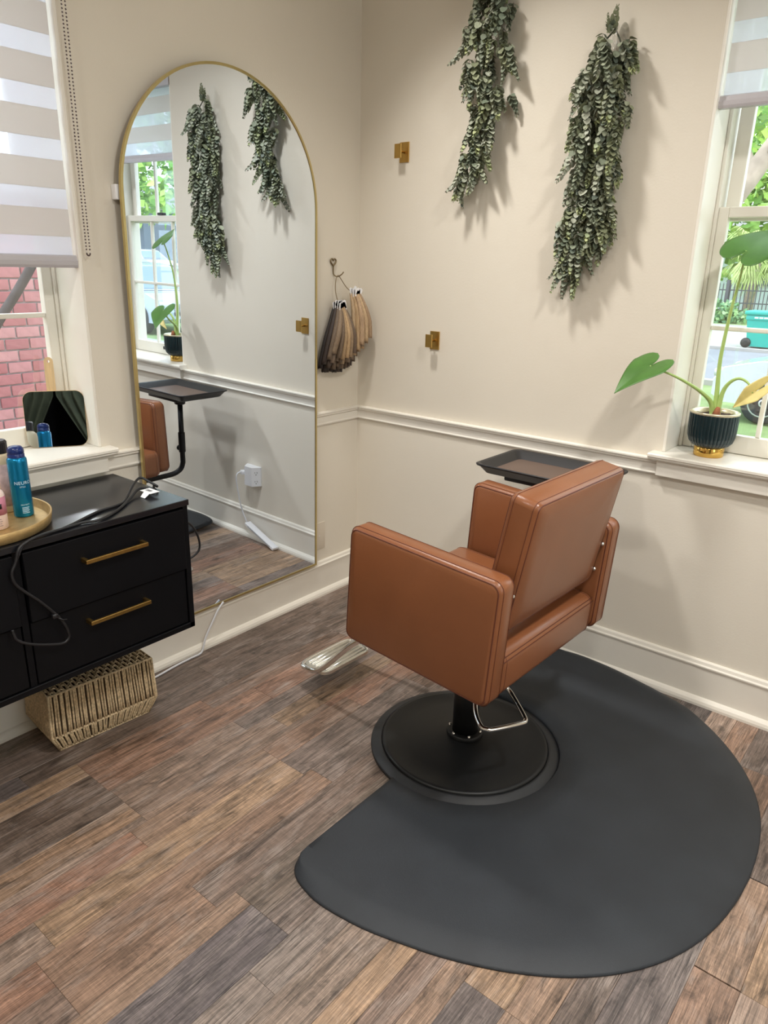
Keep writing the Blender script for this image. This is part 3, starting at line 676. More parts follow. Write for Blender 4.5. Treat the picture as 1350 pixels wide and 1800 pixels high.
# ------------------------------------------------------------------ round tray and bottles on the cabinet
M_tray = mat('gilded_tray', rgb(190, 160, 108), .42, .55, noise=.12, nscale=50, bump=.2, bscale=160)
tr = (.233, -1.888)
zt = .8335
t = thing('round_tray', 'round gold serving tray standing on the black cabinet', 'tray', (*tr, zt))
obj('tray_dish', MB().lathe([(0, zt), (.196, zt), (.203, zt+.004), (.207, zt+.031), (.2045, zt+.033), (.2015, zt+.031), (.197, zt+.008), (.19, zt+.006), (0, zt+.006)], (*tr, 0), 72, capb=False, capt=False), M_tray, t)
zb = zt+.0062
def text_on_cyl(name, txt, size, cx, cy, r, z, ang, m, parent, tilt=0, spacing=1.0):
    cu = bpy.data.curves.new(name, 'FONT'); cu.body = txt; cu.size = size; cu.align_x = 'CENTER'; cu.space_character = spacing; cu.resolution_u = 3
    to = bpy.data.objects.new(name, cu); C.objects.link(to)
    dg = bpy.context.evaluated_depsgraph_get(); me = bpy.data.meshes.new_from_object(to.evaluated_get(dg))
    bpy.data.objects.remove(to); bpy.data.curves.remove(cu)
    bm = bmesh.new(); bm.from_mesh(me)
    bmesh.ops.triangulate(bm, faces=bm.faces[:])
    mb = MB()
    for v in bm.verts:
        a = ang+v.co.x/r; v.co = Vector((cx+r*math.cos(a), cy+r*math.sin(a), z+v.co.y))
    mb.bm(bm, None, False); bpy.data.meshes.remove(me)
    return obj(name, mb, m, parent)
def band_cyl(cx, cy, r, a0, a1, z0, z1, n=14):
    mb = MB(); vs = []
    for i in range(n+1):
        a = a0+(a1-a0)*i/n
        for rr_ in (r, r+.0006):
            for z in (z0, z1): vs.append((cx+rr_*math.cos(a), cy+rr_*math.sin(a), z))
    fs = []
    for i in range(n):
        k = 4*i; fs += [(k+2, k+6, k+7, k+3), (k, k+1, k+5, k+4), (k, k+4, k+6, k+2), (k+1, k+3, k+7, k+5)]
    fs += [(0, 2, 3, 1), (4*n, 4*n+1, 4*n+3, 4*n+2)]
    return mb.add(vs, fs, True)
cam_ang = math.atan2(-2.65+1.75, 2.31-.25)
cx, cy = .246, -1.748
M_blue = mat('metallic_blue', rgb(14, 128, 176), .25, .65, noise=.02, nscale=20)
M_navy = mat('navy_plastic', rgb(18, 42, 104), .28, noise=.02, nscale=20)
t = thing('spray_can', 'tall metallic blue hairspray can with navy cap on the round tray', 'spray can', (cx, cy, zb))
obj('can_body', MB().lathe([(.024, zb), (.0265, zb+.002), (.0268, zb+.006), (.0268, zb+.162), (.0262, zb+.168), (.0225, zb+.174)], (cx, cy, 0), 40), M_blue, t)
obj('cap', MB().lathe([(.0225, zb+.173), (.0225, zb+.183), (.0215, zb+.184), (.0215, zb+.186), (.0225, zb+.187), (.0215, zb+.198), (.0165, zb+.204), (.006, zb+.2065), (0, zb+.2067)], (cx, cy, 0), 32, capb=False, capt=False), M_navy, t)
M_print = mat('pale_print', rgb(200, 225, 240), .5, noise=.01, nscale=20)
text_on_cyl('lettering', 'NEURO', .0135, cx, cy, .0271, zb+.098, cam_ang+.30, M_print, t, spacing=1.05)
text_on_cyl('lettering', 'STYLE', .006, cx, cy, .0271, zb+.089, cam_ang+.22, M_print, t)
text_on_cyl('lettering', 'PROTECT', .0055, cx, cy, .0271, zb+.036, cam_ang+.25, M_print, t)
for k in range(5): obj('print_line', band_cyl(cx, cy, .0268, cam_ang-.1, cam_ang+.62-.08*(k % 2), zb+.013+.004*k, zb+.0145+.004*k), M_print, t)
# cream bottle with black cap
cx, cy = .160, -1.760
M_cream = mat('cream_plastic', rgb(216, 200, 168), .45, noise=.02, nscale=12)
t = thing('cream_bottle', 'tall cream bottle with ribbed black cap, behind the blue can', 'bottle', (cx, cy, zb))
obj('bottle_body', MB().lathe([(.035, zb), (.038, zb+.003), (.038, zb+.150), (.035, zb+.163), (.026, zb+.172), (.018, zb+.176)], (cx, cy, 0), 40), M_cream, t)
cap = MB(); nn = 48; vs = []
for zz, k in ((zb+.174, 0), (zb+.178, 0), (zb+.205, 0), (zb+.210, -.004)):
    for i in range(nn): a = 2*PI*i/nn; r_ = .0265+k-(.0007 if i % 2 else 0); vs.append((cx+r_*math.cos(a), cy+r_*math.sin(a), zz))
cap.add(vs, [(k*nn+i, k*nn+(i+1) % nn, (k+1)*nn+(i+1) % nn, (k+1)*nn+i) for k in range(3) for i in range(nn)]+[list(range(nn))[::-1], list(range(3*nn, 4*nn))])
obj('cap', cap, M_black, t)
lb = obj('paper_label', band_cyl(cx, cy, .038, cam_ang-.15, cam_ang+.55, zb+.02, zb+.145), mat('floral_label', rgb(196, 172, 172), .6, noise=.22, nscale=60), t)
# pink bottle at the frame's edge
cx, cy = .303, -1.846
t = thing('pink_bottle', 'small pink bottle with white cap at the near side of the round tray', 'bottle', (cx, cy, zb))
obj('bottle_body', MB().lathe([(.023, zb), (.0255, zb+.002), (.0255, zb+.098), (.021, zb+.106), (.014, zb+.11)], (cx, cy, 0), 36), mat('blush_plastic', rgb(236, 214, 206), .4, noise=.02, nscale=20), t)
obj('pink_band', band_cyl(cx, cy, .0255, -PI, PI, zb+.042, zb+.092, 36), mat('mauve_label', rgb(190, 122, 142), .5, noise=.04, nscale=30), t)
obj('black_label', band_cyl(cx, cy, .0262, cam_ang-.5, cam_ang+.6, zb+.060, zb+.074), M_black, t)
obj('cap', MB().lathe([(.0135, zb+.108), (.0135, zb+.135), (.012, zb+.138), (0, zb+.139)], (cx, cy, 0), 24, capb=False), M_white, t)
for k in range(4): obj('print_line', band_cyl(cx, cy, .0255, cam_ang-.1, cam_ang+.5-.1*(k % 2), zb+.012+.006*k, zb+.0135+.006*k), mat('grey_print', rgb(150, 130, 130), .6, noise=.02, nscale=20), t)

# ------------------------------------------------------------------ hand mirror on the window stool
def make_hand_mirror():
    b0, b1 = Vector((-.138, -1.522, 0)), Vector((-.054, -1.380, 0))
    u = (b1-b0).normalized(); wd = (b1-b0).length; c = (b0+b1)/2
    n0 = Vector((u.y, -u.x, 0))
    if n0.x < 0: n0 = -n0
    tilt = math.radians(7.5)
    n = (n0*math.cos(tilt)+Vector((0, 0, 1))*math.sin(tilt)).normalized(); up = n.cross(u); up = up if up.z > 0 else -up
    M = Matrix((u, up, n)).transposed().to_4x4(); M.translation = Vector((c.x, c.y, .9335))
    t = thing('hand_mirror', 'rounded square hand mirror with wooden handle pointing up, leaning on the window stool', 'hand mirror', M=M)
    h = .190; W2 = wd/2+.014
    def rr(ins, r, k=6):
        p = []
        for cx, cy, a0 in ((W2-ins-r, h-ins-r, 0), (-W2+ins+r, h-ins-r, PI/2), (-W2+ins+r, ins+r, PI), (W2-ins-r, ins+r, 1.5*PI)):
            for i in range(k+1): a = a0+PI/2*i/k; p.append((cx+r*math.cos(a), cy+r*math.sin(a)))
        return p
    def slab(pts, z0, z1):
        mb = MB(); k = len(pts); mb.add([M@Vector((p[0], p[1], z0)) for p in pts]+[M@Vector((p[0], p[1], z1)) for p in pts], [list(range(k))[::-1], list(range(k, 2*k))]+[(i, (i+1) % k, k+(i+1) % k, k+i) for i in range(k)]); return mb
    M_wood = mat('beech_wood', rgb(216, 186, 140), .55, noise=.12, nscale=14, stretch=(8, 1, 8))
    obj('mirror_glass', slab(rr(.001, .028), -.001, .0015), M_mirror, t)
    obj('mirror_back', slab(rr(0, .029), -.007, -.0011), M_wood, t)
    hx = -.004; hw = .0145
    p = [(hx-hw, h-.06)]+[(hx+hw, h-.06)]+[(hx+hw*math.cos(a), h+.098+hw*math.sin(a)) for a in [PI*i/10 for i in range(11)]]
    # handle with a hanging hole
    hole = [(hx+.0042*math.cos(2*PI*i/12), h+.098+.0042*math.sin(2*PI*i/12)) for i in range(12)]
    bm = bmesh.new(); vo = [bm.verts.new((*q, -.012)) for q in p]; vi = [bm.verts.new((*q, -.012)) for q in hole]
    es = [bm.edges.new((vo[i], vo[(i+1) % len(vo)])) for i in range(len(vo))]+[bm.edges.new((vi[i], vi[(i+1) % 12])) for i in range(12)]
    bmesh.ops.triangle_fill(bm, use_beauty=True, edges=es)
    fs = [f for f in bm.faces if (Vector((hx, h+.098))-f.calc_center_median().xy).length > .0045]
    bmesh.ops.delete(bm, geom=[f for f in bm.faces if f not in fs], context='FACES_ONLY')
    ex = bmesh.ops.extrude_face_region(bm, geom=bm.faces[:])
    for v in ex['geom']:
        if isinstance(v, bmesh.types.BMVert): v.co.z += .0045
    obj('handle', MB().bm(bm, M, False), M_wood, t)
make_hand_mirror()

# ------------------------------------------------------------------ zebra blinds
def blind(label, T, w_, zbot, ztop, first, chain=None, d=.03):
    """T maps (u along wall, d outwards depth, z)"""
    p0 = T(w_/2, d, ztop); t = thing('roller_blind', label, 'blind', p0)
    def slab(u0, u1, d0, d1, z0, z1): mb = MB().box((u0, d0, z0), (u1, d1, z1)); mb.v = [T(*v) for v in mb.v]; return mb
    pr = [(d-.012, zbot), (d+.012, zbot), (d+.014, zbot+.010), (d+.008, zbot+.034), (d+.003, zbot+.038), (d-.003, zbot+.038), (d-.008, zbot+.034), (d-.011, zbot+.022), (d-.014, zbot+.020), (d-.014, zbot+.008)]
    mb = MB(); k = len(pr); mb.add([T(.006, *q) for q in pr]+[T(w_-.006, *q) for q in pr], [list(range(k))[::-1], list(range(k, 2*k))]+[(i, (i+1) % k, k+(i+1) % k, k+i) for i in range(k)])
    obj('bottom_rail', mb, M_rail, t)
    z = zbot+.038; solid = False; hs, hb = .0575, .081; first_h = first
    e = .018
    while z < ztop-.05:
        hh = hs if not solid else hb
        if first_h: hh = first_h; first_h = None
        zz = min(z+hh, ztop-.05)
        if solid: obj('cloth_band', slab(e, w_-e, d-.0012, d+.0012, z, zz), M_band, t)
        else: obj('sheer_band', slab(e, w_-e, d-.0006, d+.0006, z, zz), M_sheer, t)
        z = zz; solid = not solid
    pc = [(d-.035, ztop-.07), (d+.035, ztop-.07), (d+.035, ztop-.014), (d-.035, ztop-.014)]
    mb = MB(); k = 4; mb.add([T(.004, *q) for q in pc]+[T(w_-.004, *q) for q in pc], [list(range(k))[::-1], list(range(k, 2*k))]+[(i, (i+1) % k, k+(i+1) % k, k+i) for i in range(k)])
    obj('cassette', mb, M_rail, t)
    if chain:
        mb = MB(); (ua, ub, dc, zl) = chain
        pts = [(ua, dc, ztop-.04-.0098*i) for i in range(int((ztop-.04-zl)/.0098))]
        um = (ua+ub)/2; r = abs(ub-ua)/2
        pts += [(um-(um-ua)*math.cos(a), dc, zl-r*math.sin(a)) for a in [PI*i/6 for i in range(7)]]
        pts += [(ub, dc, ztop-.04-.0098*i) for i in range(int((ztop-.04-zl)/.0098)-1, -1, -1)]
        for q in pts:
            c = Vector(T(*q)); s = .0034
            mb.add([c+Vector(v)*s for v in ((1, 0, 0), (-1, 0, 0), (0, 1, 0), (0, -1, 0), (0, 0, 1), (0, 0, -1))], [(0, 2, 4), (2, 1, 4), (1, 3, 4), (3, 0, 4), (2, 0, 5), (1, 2, 5), (3, 1, 5), (0, 3, 5)], True)
        obj('bead_chain', mb, mat('bead_chain_steel', rgb(92, 76, 74), .4, .2, noise=.05, nscale=40), t, kind='stuff')
        cc = MB().tube([T(*q) for q in pts], .0009, 4); obj('chain_string', cc, mat('chain_string', rgb(226, 222, 218), .6, noise=.02, nscale=40), t)
blind('grey zebra roller blind half down over the brick-side window', lambda u, d, z: (-d, WL[1]-u, z), WL[1]-WL[0], 1.521, 2.47, .0545, chain=(-.006, -.0015-.016, -.022, 1.565), d=.022)
blind('grey zebra roller blind pulled up above the potted plant', lambda u, d, z: (WR[0]+u, d, z), WR[1]-WR[0], 2.043, 2.47, .062, d=.03)

# ------------------------------------------------------------------ brass coat hooks
for (hx, hz), lb in zip(((.2465, 1.999), (.4425, 1.248)), ('upper brass wall hook with square plate, nearer the corner', 'lower brass wall hook with square plate, below the left garland')):
    t = thing('brass_hook', lb, 'wall hook', (hx, 0, hz), group='brass wall hooks')
    obj('back_plate', MB().rbox((hx-.0245, -.005, hz-.0385), (hx+.0245, -.0004, hz+.0385), .001, 1, smooth=False), M_brass, t)
    obj('peg', MB().tube([(hx, -.004, hz), (hx, -.044, hz)], .0045, 12), M_brass, t)
    obj('front_bar', MB().rbox((hx-.017, -.050, hz-.027), (hx+.017, -.043, hz+.027), .001, 1, smooth=False), M_brass, t)

# ------------------------------------------------------------------ hanging eucalyptus garlands
M_leaf = mat('eucalyptus_leaf', (.1, .2, .1), .5, vcol=True, noise=.12, nscale=90)
M_stem = mat('garland_stem', rgb(58, 62, 46), .7, noise=.1, nscale=60)
def colmesh(mb, name, m):
    """mesh with a per-face colour attribute, mb.col parallel to mb.f"""
    me = bpy.data.meshes.new(name); me.from_pydata(mb.v, [], mb.f); me.polygons.foreach_set('use_smooth', mb.sm)
    at = me.color_attributes.new('col', 'FLOAT_COLOR', 'CORNER'); i = 0
    buf = []
    for f, c in zip(mb.f, mb.col): buf += list(c)*len(f)
    at.data.foreach_set('color', buf); me.materials.append(m); me.update(); return me
def leaf(mb, base, d, nrm, L, W, col, cup=.25):
    d = d.normalized(); s = d.cross(nrm).normalized(); nn = s.cross(d).normalized()
    pr = ((0, 0, 0), (.22, .40, .06), (.55, .5, .04), (.85, .30, .0), (1, 0, -.05))
    vs = [base]; row = []
    for u, w_, h in pr[1:4]:
        row.append((base+d*u*L+s*w_*W+nn*(h+cup*w_)*W, base+d*u*L+nn*h*W*.2, base+d*u*L-s*w_*W+nn*(h+cup*w_)*W))
    tip = base+d*L
    vs = [base]+[v for r_ in row for v in r_]+[tip]
    fs = [(0, 2, 1), (0, 3, 2), (1, 2, 5, 4), (2, 3, 6, 5), (4, 5, 8, 7), (5, 6, 9, 8), (7, 8, 10), (8, 9, 10)]
    mb.add(vs, fs, True); mb.col += [(*col, 1)]*len(fs)
LC = [rgb(*c) for c in ((146, 152, 130), (128, 136, 116), (158, 164, 140), (112, 122, 104), (168, 172, 154), (140, 146, 116), (100, 110, 98))]
LT = [rgb(*c) for c in ((176, 184, 134), (160, 172, 128), (148, 160, 124))]
def sprig_mesh(i):
    rr = random.Random(100+i); mb = MB(); Lg = rr.uniform(.085, .125); n = int(Lg/.0085)
    bend = Vector((rr.uniform(-.25, .25), rr.uniform(-.25, .1), 0)); base_c = rr.choice(LC)
    pts = [Vector((bend.x*(k/n)**2*Lg, bend.y*(k/n)**2*Lg, -Lg*k/n)) for k in range(n+1)]
    k0 = len(mb.f); mb.tube(pts, .0009, 4); mb.col += [(*rgb(70, 72, 50), 1)]*(len(mb.f)-k0)
    for k in range(n+1):
        f = k/n; sz = (.0215*(1-f)**.6+.0085)*rr.uniform(.85, 1.12)
        a0 = k*PI/2+rr.uniform(-.35, .35)
        for a in (a0, a0+PI):
            d = Vector((math.cos(a), math.sin(a), -1.0-.6*f+rr.uniform(-.3, .3))); nrm = Vector((math.cos(a)*.8, math.sin(a)*.8, .9+rr.uniform(-.3, .3)))
            c = base_c if rr.random() < .65 else rr.choice(LC)
            if f > .78: c = rr.choice(LT) if i % 2 else c
            q = rr.uniform(.8, 1.15)
            leaf(mb, pts[k], d, nrm, sz*1.05, sz*.92, (c[0]*q, c[1]*q, c[2]*q))
    return colmesh(mb, 'sprig', M_leaf)
SPR = [sprig_mesh(i) for i in range(10)]
G1 = [(2.62, .60, .73), (2.56, .58, .745), (2.469, .574, .749), (2.386, .568, .765), (2.285, .562, .765), (2.2, .561, .786), (2.149, .592, .745), (2.098, .565, .774), (2.046, .607, .754), (2.004, .6, .699), (1.944, .583, .686), (1.883, .561, .683), (1.82, .57, .667), (1.769, .566, .619)]
G2a = [(2.256, 1.062, 1.14), (2.21, 1.062, 1.15), (2.158, 1.064, 1.15), (2.135, 1.042, 1.15), (2.082, 1.025, 1.15), (2.027, 1.036, 1.15), (1.984, 1.017, 1.14), (1.916, 1.042, 1.14), (1.859, 1.055, 1.13), (1.803, 1.037, 1.13), (1.745, 1.061, 1.13), (1.668, 1.003, 1.12), (1.613, 1.03, 1.13), (1.552, 1.016, 1.12), (1.491, 1.02, 1.097), (1.442, 1.053, 1.087)]
G2b = [(2.25, 1.15, 1.184), (2.21, 1.15, 1.207), (2.158, 1.15, 1.212), (2.12, 1.14, 1.185), (2.06, 1.15, 1.195), (2.027, 1.16, 1.20), (1.984, 1.15, 1.20), (1.916, 1.14, 1.206), (1.859, 1.13, 1.191), (1.803, 1.13, 1.198), (1.745, 1.13, 1.199), (1.668, 1.13, 1.202), (1.613, 1.14, 1.215), (1.552, 1.14, 1.216), (1.525, 1.15, 1.185)]
def garland(label, outlines, top, n_per, extra, hook, seed):
    rr = random.Random(seed); t = thing('leaf_garland', label, 'garland', top, group='artificial leaf garlands')
    for G, n in zip(outlines, n_per):
        def lim(z):
            for (za, a, b), (zb_, c, d) in zip(G[:-1], G[1:]):
                if zb_ <= z <= za: f = (za-z)/(za-zb_); return a+(c-a)*f, b+(d-b)*f
            return (G[0][1], G[0][2]) if z > G[0][0] else (G[-1][1], G[-1][2])
        zs = [g[0] for g in G]
        spine = [Vector(((lim(z)[0]+lim(z)[1])/2, -.05, z)) for z in [zs[0]+(zs[-1]+.06-zs[0])*i/12 for i in range(13)]]
        obj('stem', MB().tube(spline([top]+spine, 3), .0028, 6), M_stem, t)
        for i in range(n):
            f = (i+rr.random())/n; ztop = zs[0]+.02+(zs[-1]+.095-zs[0])*f
            a, b = lim(ztop-.05); a2, b2 = lim(ztop-.10); a = max(a, a2-.03); b = min(b, b2+.03)
            m = .016; x = rr.uniform(a+m, max(a+m+.001, b-m)); y = -.03-.075*rr.random()*(1-.4*f)
            side = (x-(a+b)/2)/max(.03, (b-a)/2)
            rot = Matrix.Rotation(rr.uniform(-.45, .45)+side*-.22, 3, 'Y')@Matrix.Rotation(rr.uniform(-.30, .12), 3, 'X')@Matrix.Rotation(rr.uniform(0, 2*PI), 3, 'Z')
            s = rr.uniform(.82, 1.1)
            inst('sprig', rr.choice(SPR), t, (x, min(y, -.028), ztop), rot.to_quaternion(), (s, s, s))
    for (x, y, z, ax, az, s) in extra:
        inst('sprig', rr.choice(SPR), t, (x, y, z), (Matrix.Rotation(ax, 3, 'Y')@Matrix.Rotation(az, 3, 'Z')).to_quaternion(), (s, s, s))
    return t
garland('dusty green eucalyptus garland whose top runs out of view, nearer the corner', [G1], (.66, -.03, 2.60), [100], [], None, 5)
garland('dusty green eucalyptus garland on a clear hook, nearer the street window', [G2a, G2b], (1.135, -.035, 2.30), [80, 54],
        [(1.128, -.05, 2.285, PI+.12, 0, .85), (1.122, -.05, 2.29, PI-.25, 1, .6), (1.10, -.05, 2.29, .35, .5, .8), (1.215, -.05, 2.07, -.1, 0, .8), (1.212, -.055, 2.08, .15, 2, .75)], None, 9)
M_clear = mixmat('clear_plastic', .22, (.97, .97, .97), ('gloss', (1, 1, 1), .08))
for (hx, hz, lb) in ((1.151, 2.262, 'clear adhesive wall hook holding the garland nearer the window'), (.665, 2.585, 'clear adhesive wall hook holding the garland nearer the corner')):
    t = thing('adhesive_hook', lb, 'wall hook', (hx, 0, hz), group='clear adhesive hooks')
    def oval(w2, h2, d0, d1):
        mb = MB(); n = 24; p = [(hx+w2*math.cos(2*PI*i/n)*(1 if abs(math.sin(2*PI*i/n)) < .95 else .9), hz+h2*math.sin(2*PI*i/n)) for i in range(n)]
        mb.add([(a, -d0, b) for a, b in p]+[(a, -d1, b) for a, b in p], [list(range(n)), list(range(n, 2*n))[::-1]]+[(i, (i+1) % n, n+(i+1) % n, n+i) for i in range(n)]); return mb
    obj('adhesive_plate', oval(.022, .064, .0005, .005), M_clear, t)
    obj('hook_arm', MB().tube(spline([(hx, -.005, hz-.012), (hx-.004, -.02, hz-.022), (hx-.010, -.034, hz-.010), (hx-.012, -.040, hz+.022), (hx-.014, -.036, hz+.048)], 4), [.010]*17, 10), M_clear, t)
    obj('screw_dot', MB().lathe([(0, 0), (.003, 0), (.003, .002), (0, .0025)], (hx-.012, -.048, hz+.035), 10, M=Matrix.Rotation(PI/2, 4, 'X'), capb=False, capt=False), M_black, t)

# ------------------------------------------------------------------ hair colour swatches on a heart hook
def make_hair():
    hy, hz = -.178, 1.56
    M_wire = mat('antique_brass_wire', rgb(128, 112, 84), .4, .8, noise=.05, nscale=60)
    t = thing('heart_hook', 'small heart-topped metal wall hook beside the mirror', 'wall hook', (0, hy, hz))
    ht = []
    for i in range(33):
        a = 2*PI*i/32; ht.append((.006, hy+.0011*16*math.sin(a)**3, hz+.0011*(13*math.cos(a)-5*math.cos(2*a)-2*math.cos(3*a)-math.cos(4*a))))
    obj('heart', MB().tube(ht[:-1], .0032, 8, closed=True), M_wire, t)
    obj('shank', MB().tube(spline([(.006, hy, hz-.018), (.006, hy, hz-.045), (.012, hy+.002, hz-.056), (.026, hy+.008, hz-.060), (.040, hy+.018, hz-.050), (.045, hy+.024, hz-.040)], 5), .0027, 8), M_wire, t)
    ry, rz = hy+.008, hz-.0555
    t = thing('hair_swatch_ring', 'ring of brown to blonde hair extension swatches hanging from the heart hook', 'hair swatches', (.03, ry, rz))
    ring = spline([(.05, ry-.022, 1.385), (.03, ry-.020, 1.44), (.025, ry-.012, 1.485), (.027, ry, rz), (.032, ry+.016, 1.487), (.05, ry+.030, 1.455), (.075, ry+.040, 1.435)], 6)
    obj('wire_ring', MB().tube(ring, .0018, 6), M_wire, t)
    HC = [rgb(*c) for c in ((52, 40, 34), (92, 74, 58), (142, 120, 96), (176, 148, 118), (112, 94, 76), (36, 28, 26), (160, 136, 108), (124, 106, 90), (196, 168, 132), (74, 60, 50), (186, 156, 118), (148, 130, 108))]
    hm = mat('hair', (.2, .15, .1), .5, objcol=True, noise=.4, nscale=6, stretch=(120, 120, 2), bump=.5, bscale=6)
    rr = random.Random(12)
    def swatch(top, mid, bot, w0, w1, col, tagrot):
        path = spline([top, Vector(top).lerp(Vector(mid), .5)+Vector((.004, 0, .006)), mid, bot], 5); n = len(path); mb = MB(); vs = []; m = 14
        for i, p in enumerate(path):
            f = i/(n-1); w_ = w0+(w1-w0)*min(1, f*1.7); th = .006+.006*math.sin(min(1, f*1.4)*PI*.6)
            for k in range(m):
                a = 2*PI*k/m; j = 1+(.10 if k % 2 else -.06); dz = (-.010*((k*7) % 5)/5 if i == n-1 else 0)
                vs.append(p+Vector((math.sin(a)*th*j, math.cos(a)*w_*j, dz)))
        fs = [(i*m+k, i*m+(k+1) % m, (i+1)*m+(k+1) % m, (i+1)*m+k) for i in range(n-1) for k in range(m)]+[list(range(m))[::-1], [(n-1)*m+k for k in range(m)]]
        mb.add(vs, fs, True); o = obj('swatch', mb, hm, t); q = rr.uniform(.75, 1.15); o.color = (col[0]*q, col[1]*q, col[2]*q, 1)
        T = Vector(top); Mt = Matrix.Translation(T+Vector((.004, 0, .006)))@Matrix.Rotation(tagrot, 4, 'X')
        tg_ = MB().prism([(-.014, -.013), (.014, -.013), (.006, .018), (-.006, .018)], 0, -.001, .001); tg_.v = [tuple(Mt@Vector(v)) for v in tg_.v]; obj('tag', tg_, M_white, o)
    # near cluster: fans out wide, front layers short, back layers long and dark
    spec = []
    for layer, (x, zbot, n, spread) in enumerate(((.030, 1.090, 10, .110), (.050, 1.112, 11, .104), (.070, 1.136, 9, .094), (.086, 1.155, 6, .078))):
        for k in range(n):
            u = -1+2*(k+.5)/n+rr.uniform(-.06, .06)
            spec.append((x, zbot+.03*u*u+rr.uniform(-.008, .008), u*spread, layer))
    pal = [[5, 0, 5, 5, 0, 9, 5, 0], [9, 1, 0, 5, 4, 9, 1, 0], [1, 4, 2, 9, 6, 0, 4, 7], [3, 6, 2, 10, 7, 4, 2, 6]]
    for i, (x, zbot, dy, ly) in enumerate(spec):
        c = -.190; col = HC[rr.choice(pal[ly])]
        topz = 1.372+rr.uniform(-.008, .008)
        swatch((x*.6+.02, c+dy*.18, topz), (x+.012, c+dy*.78, (topz+zbot)/2-.02), (x, c+dy, zbot), .006, .0122, col, dy*-4+rr.uniform(-.3, .3))
    # far cluster near the corner: lighter blondes
    for k in range(9):
        u = -1+2*(k+.5)/9; c0 = -.118; ly = k % 3
        col = HC[[8, 10, 3, 6, 11, 8, 10, 6, 3][k]]
        swatch((.07+.012*ly, c0+u*.016, 1.432+rr.uniform(-.008, .008)), (.085+.016*ly, c0+.024+u*.036, 1.31), (.08+.016*ly, c0+.032+u*.040, 1.185+.02*ly+.02*u), .006, .0125, col, -u*.8+rr.uniform(-.2, .2))
make_hair()

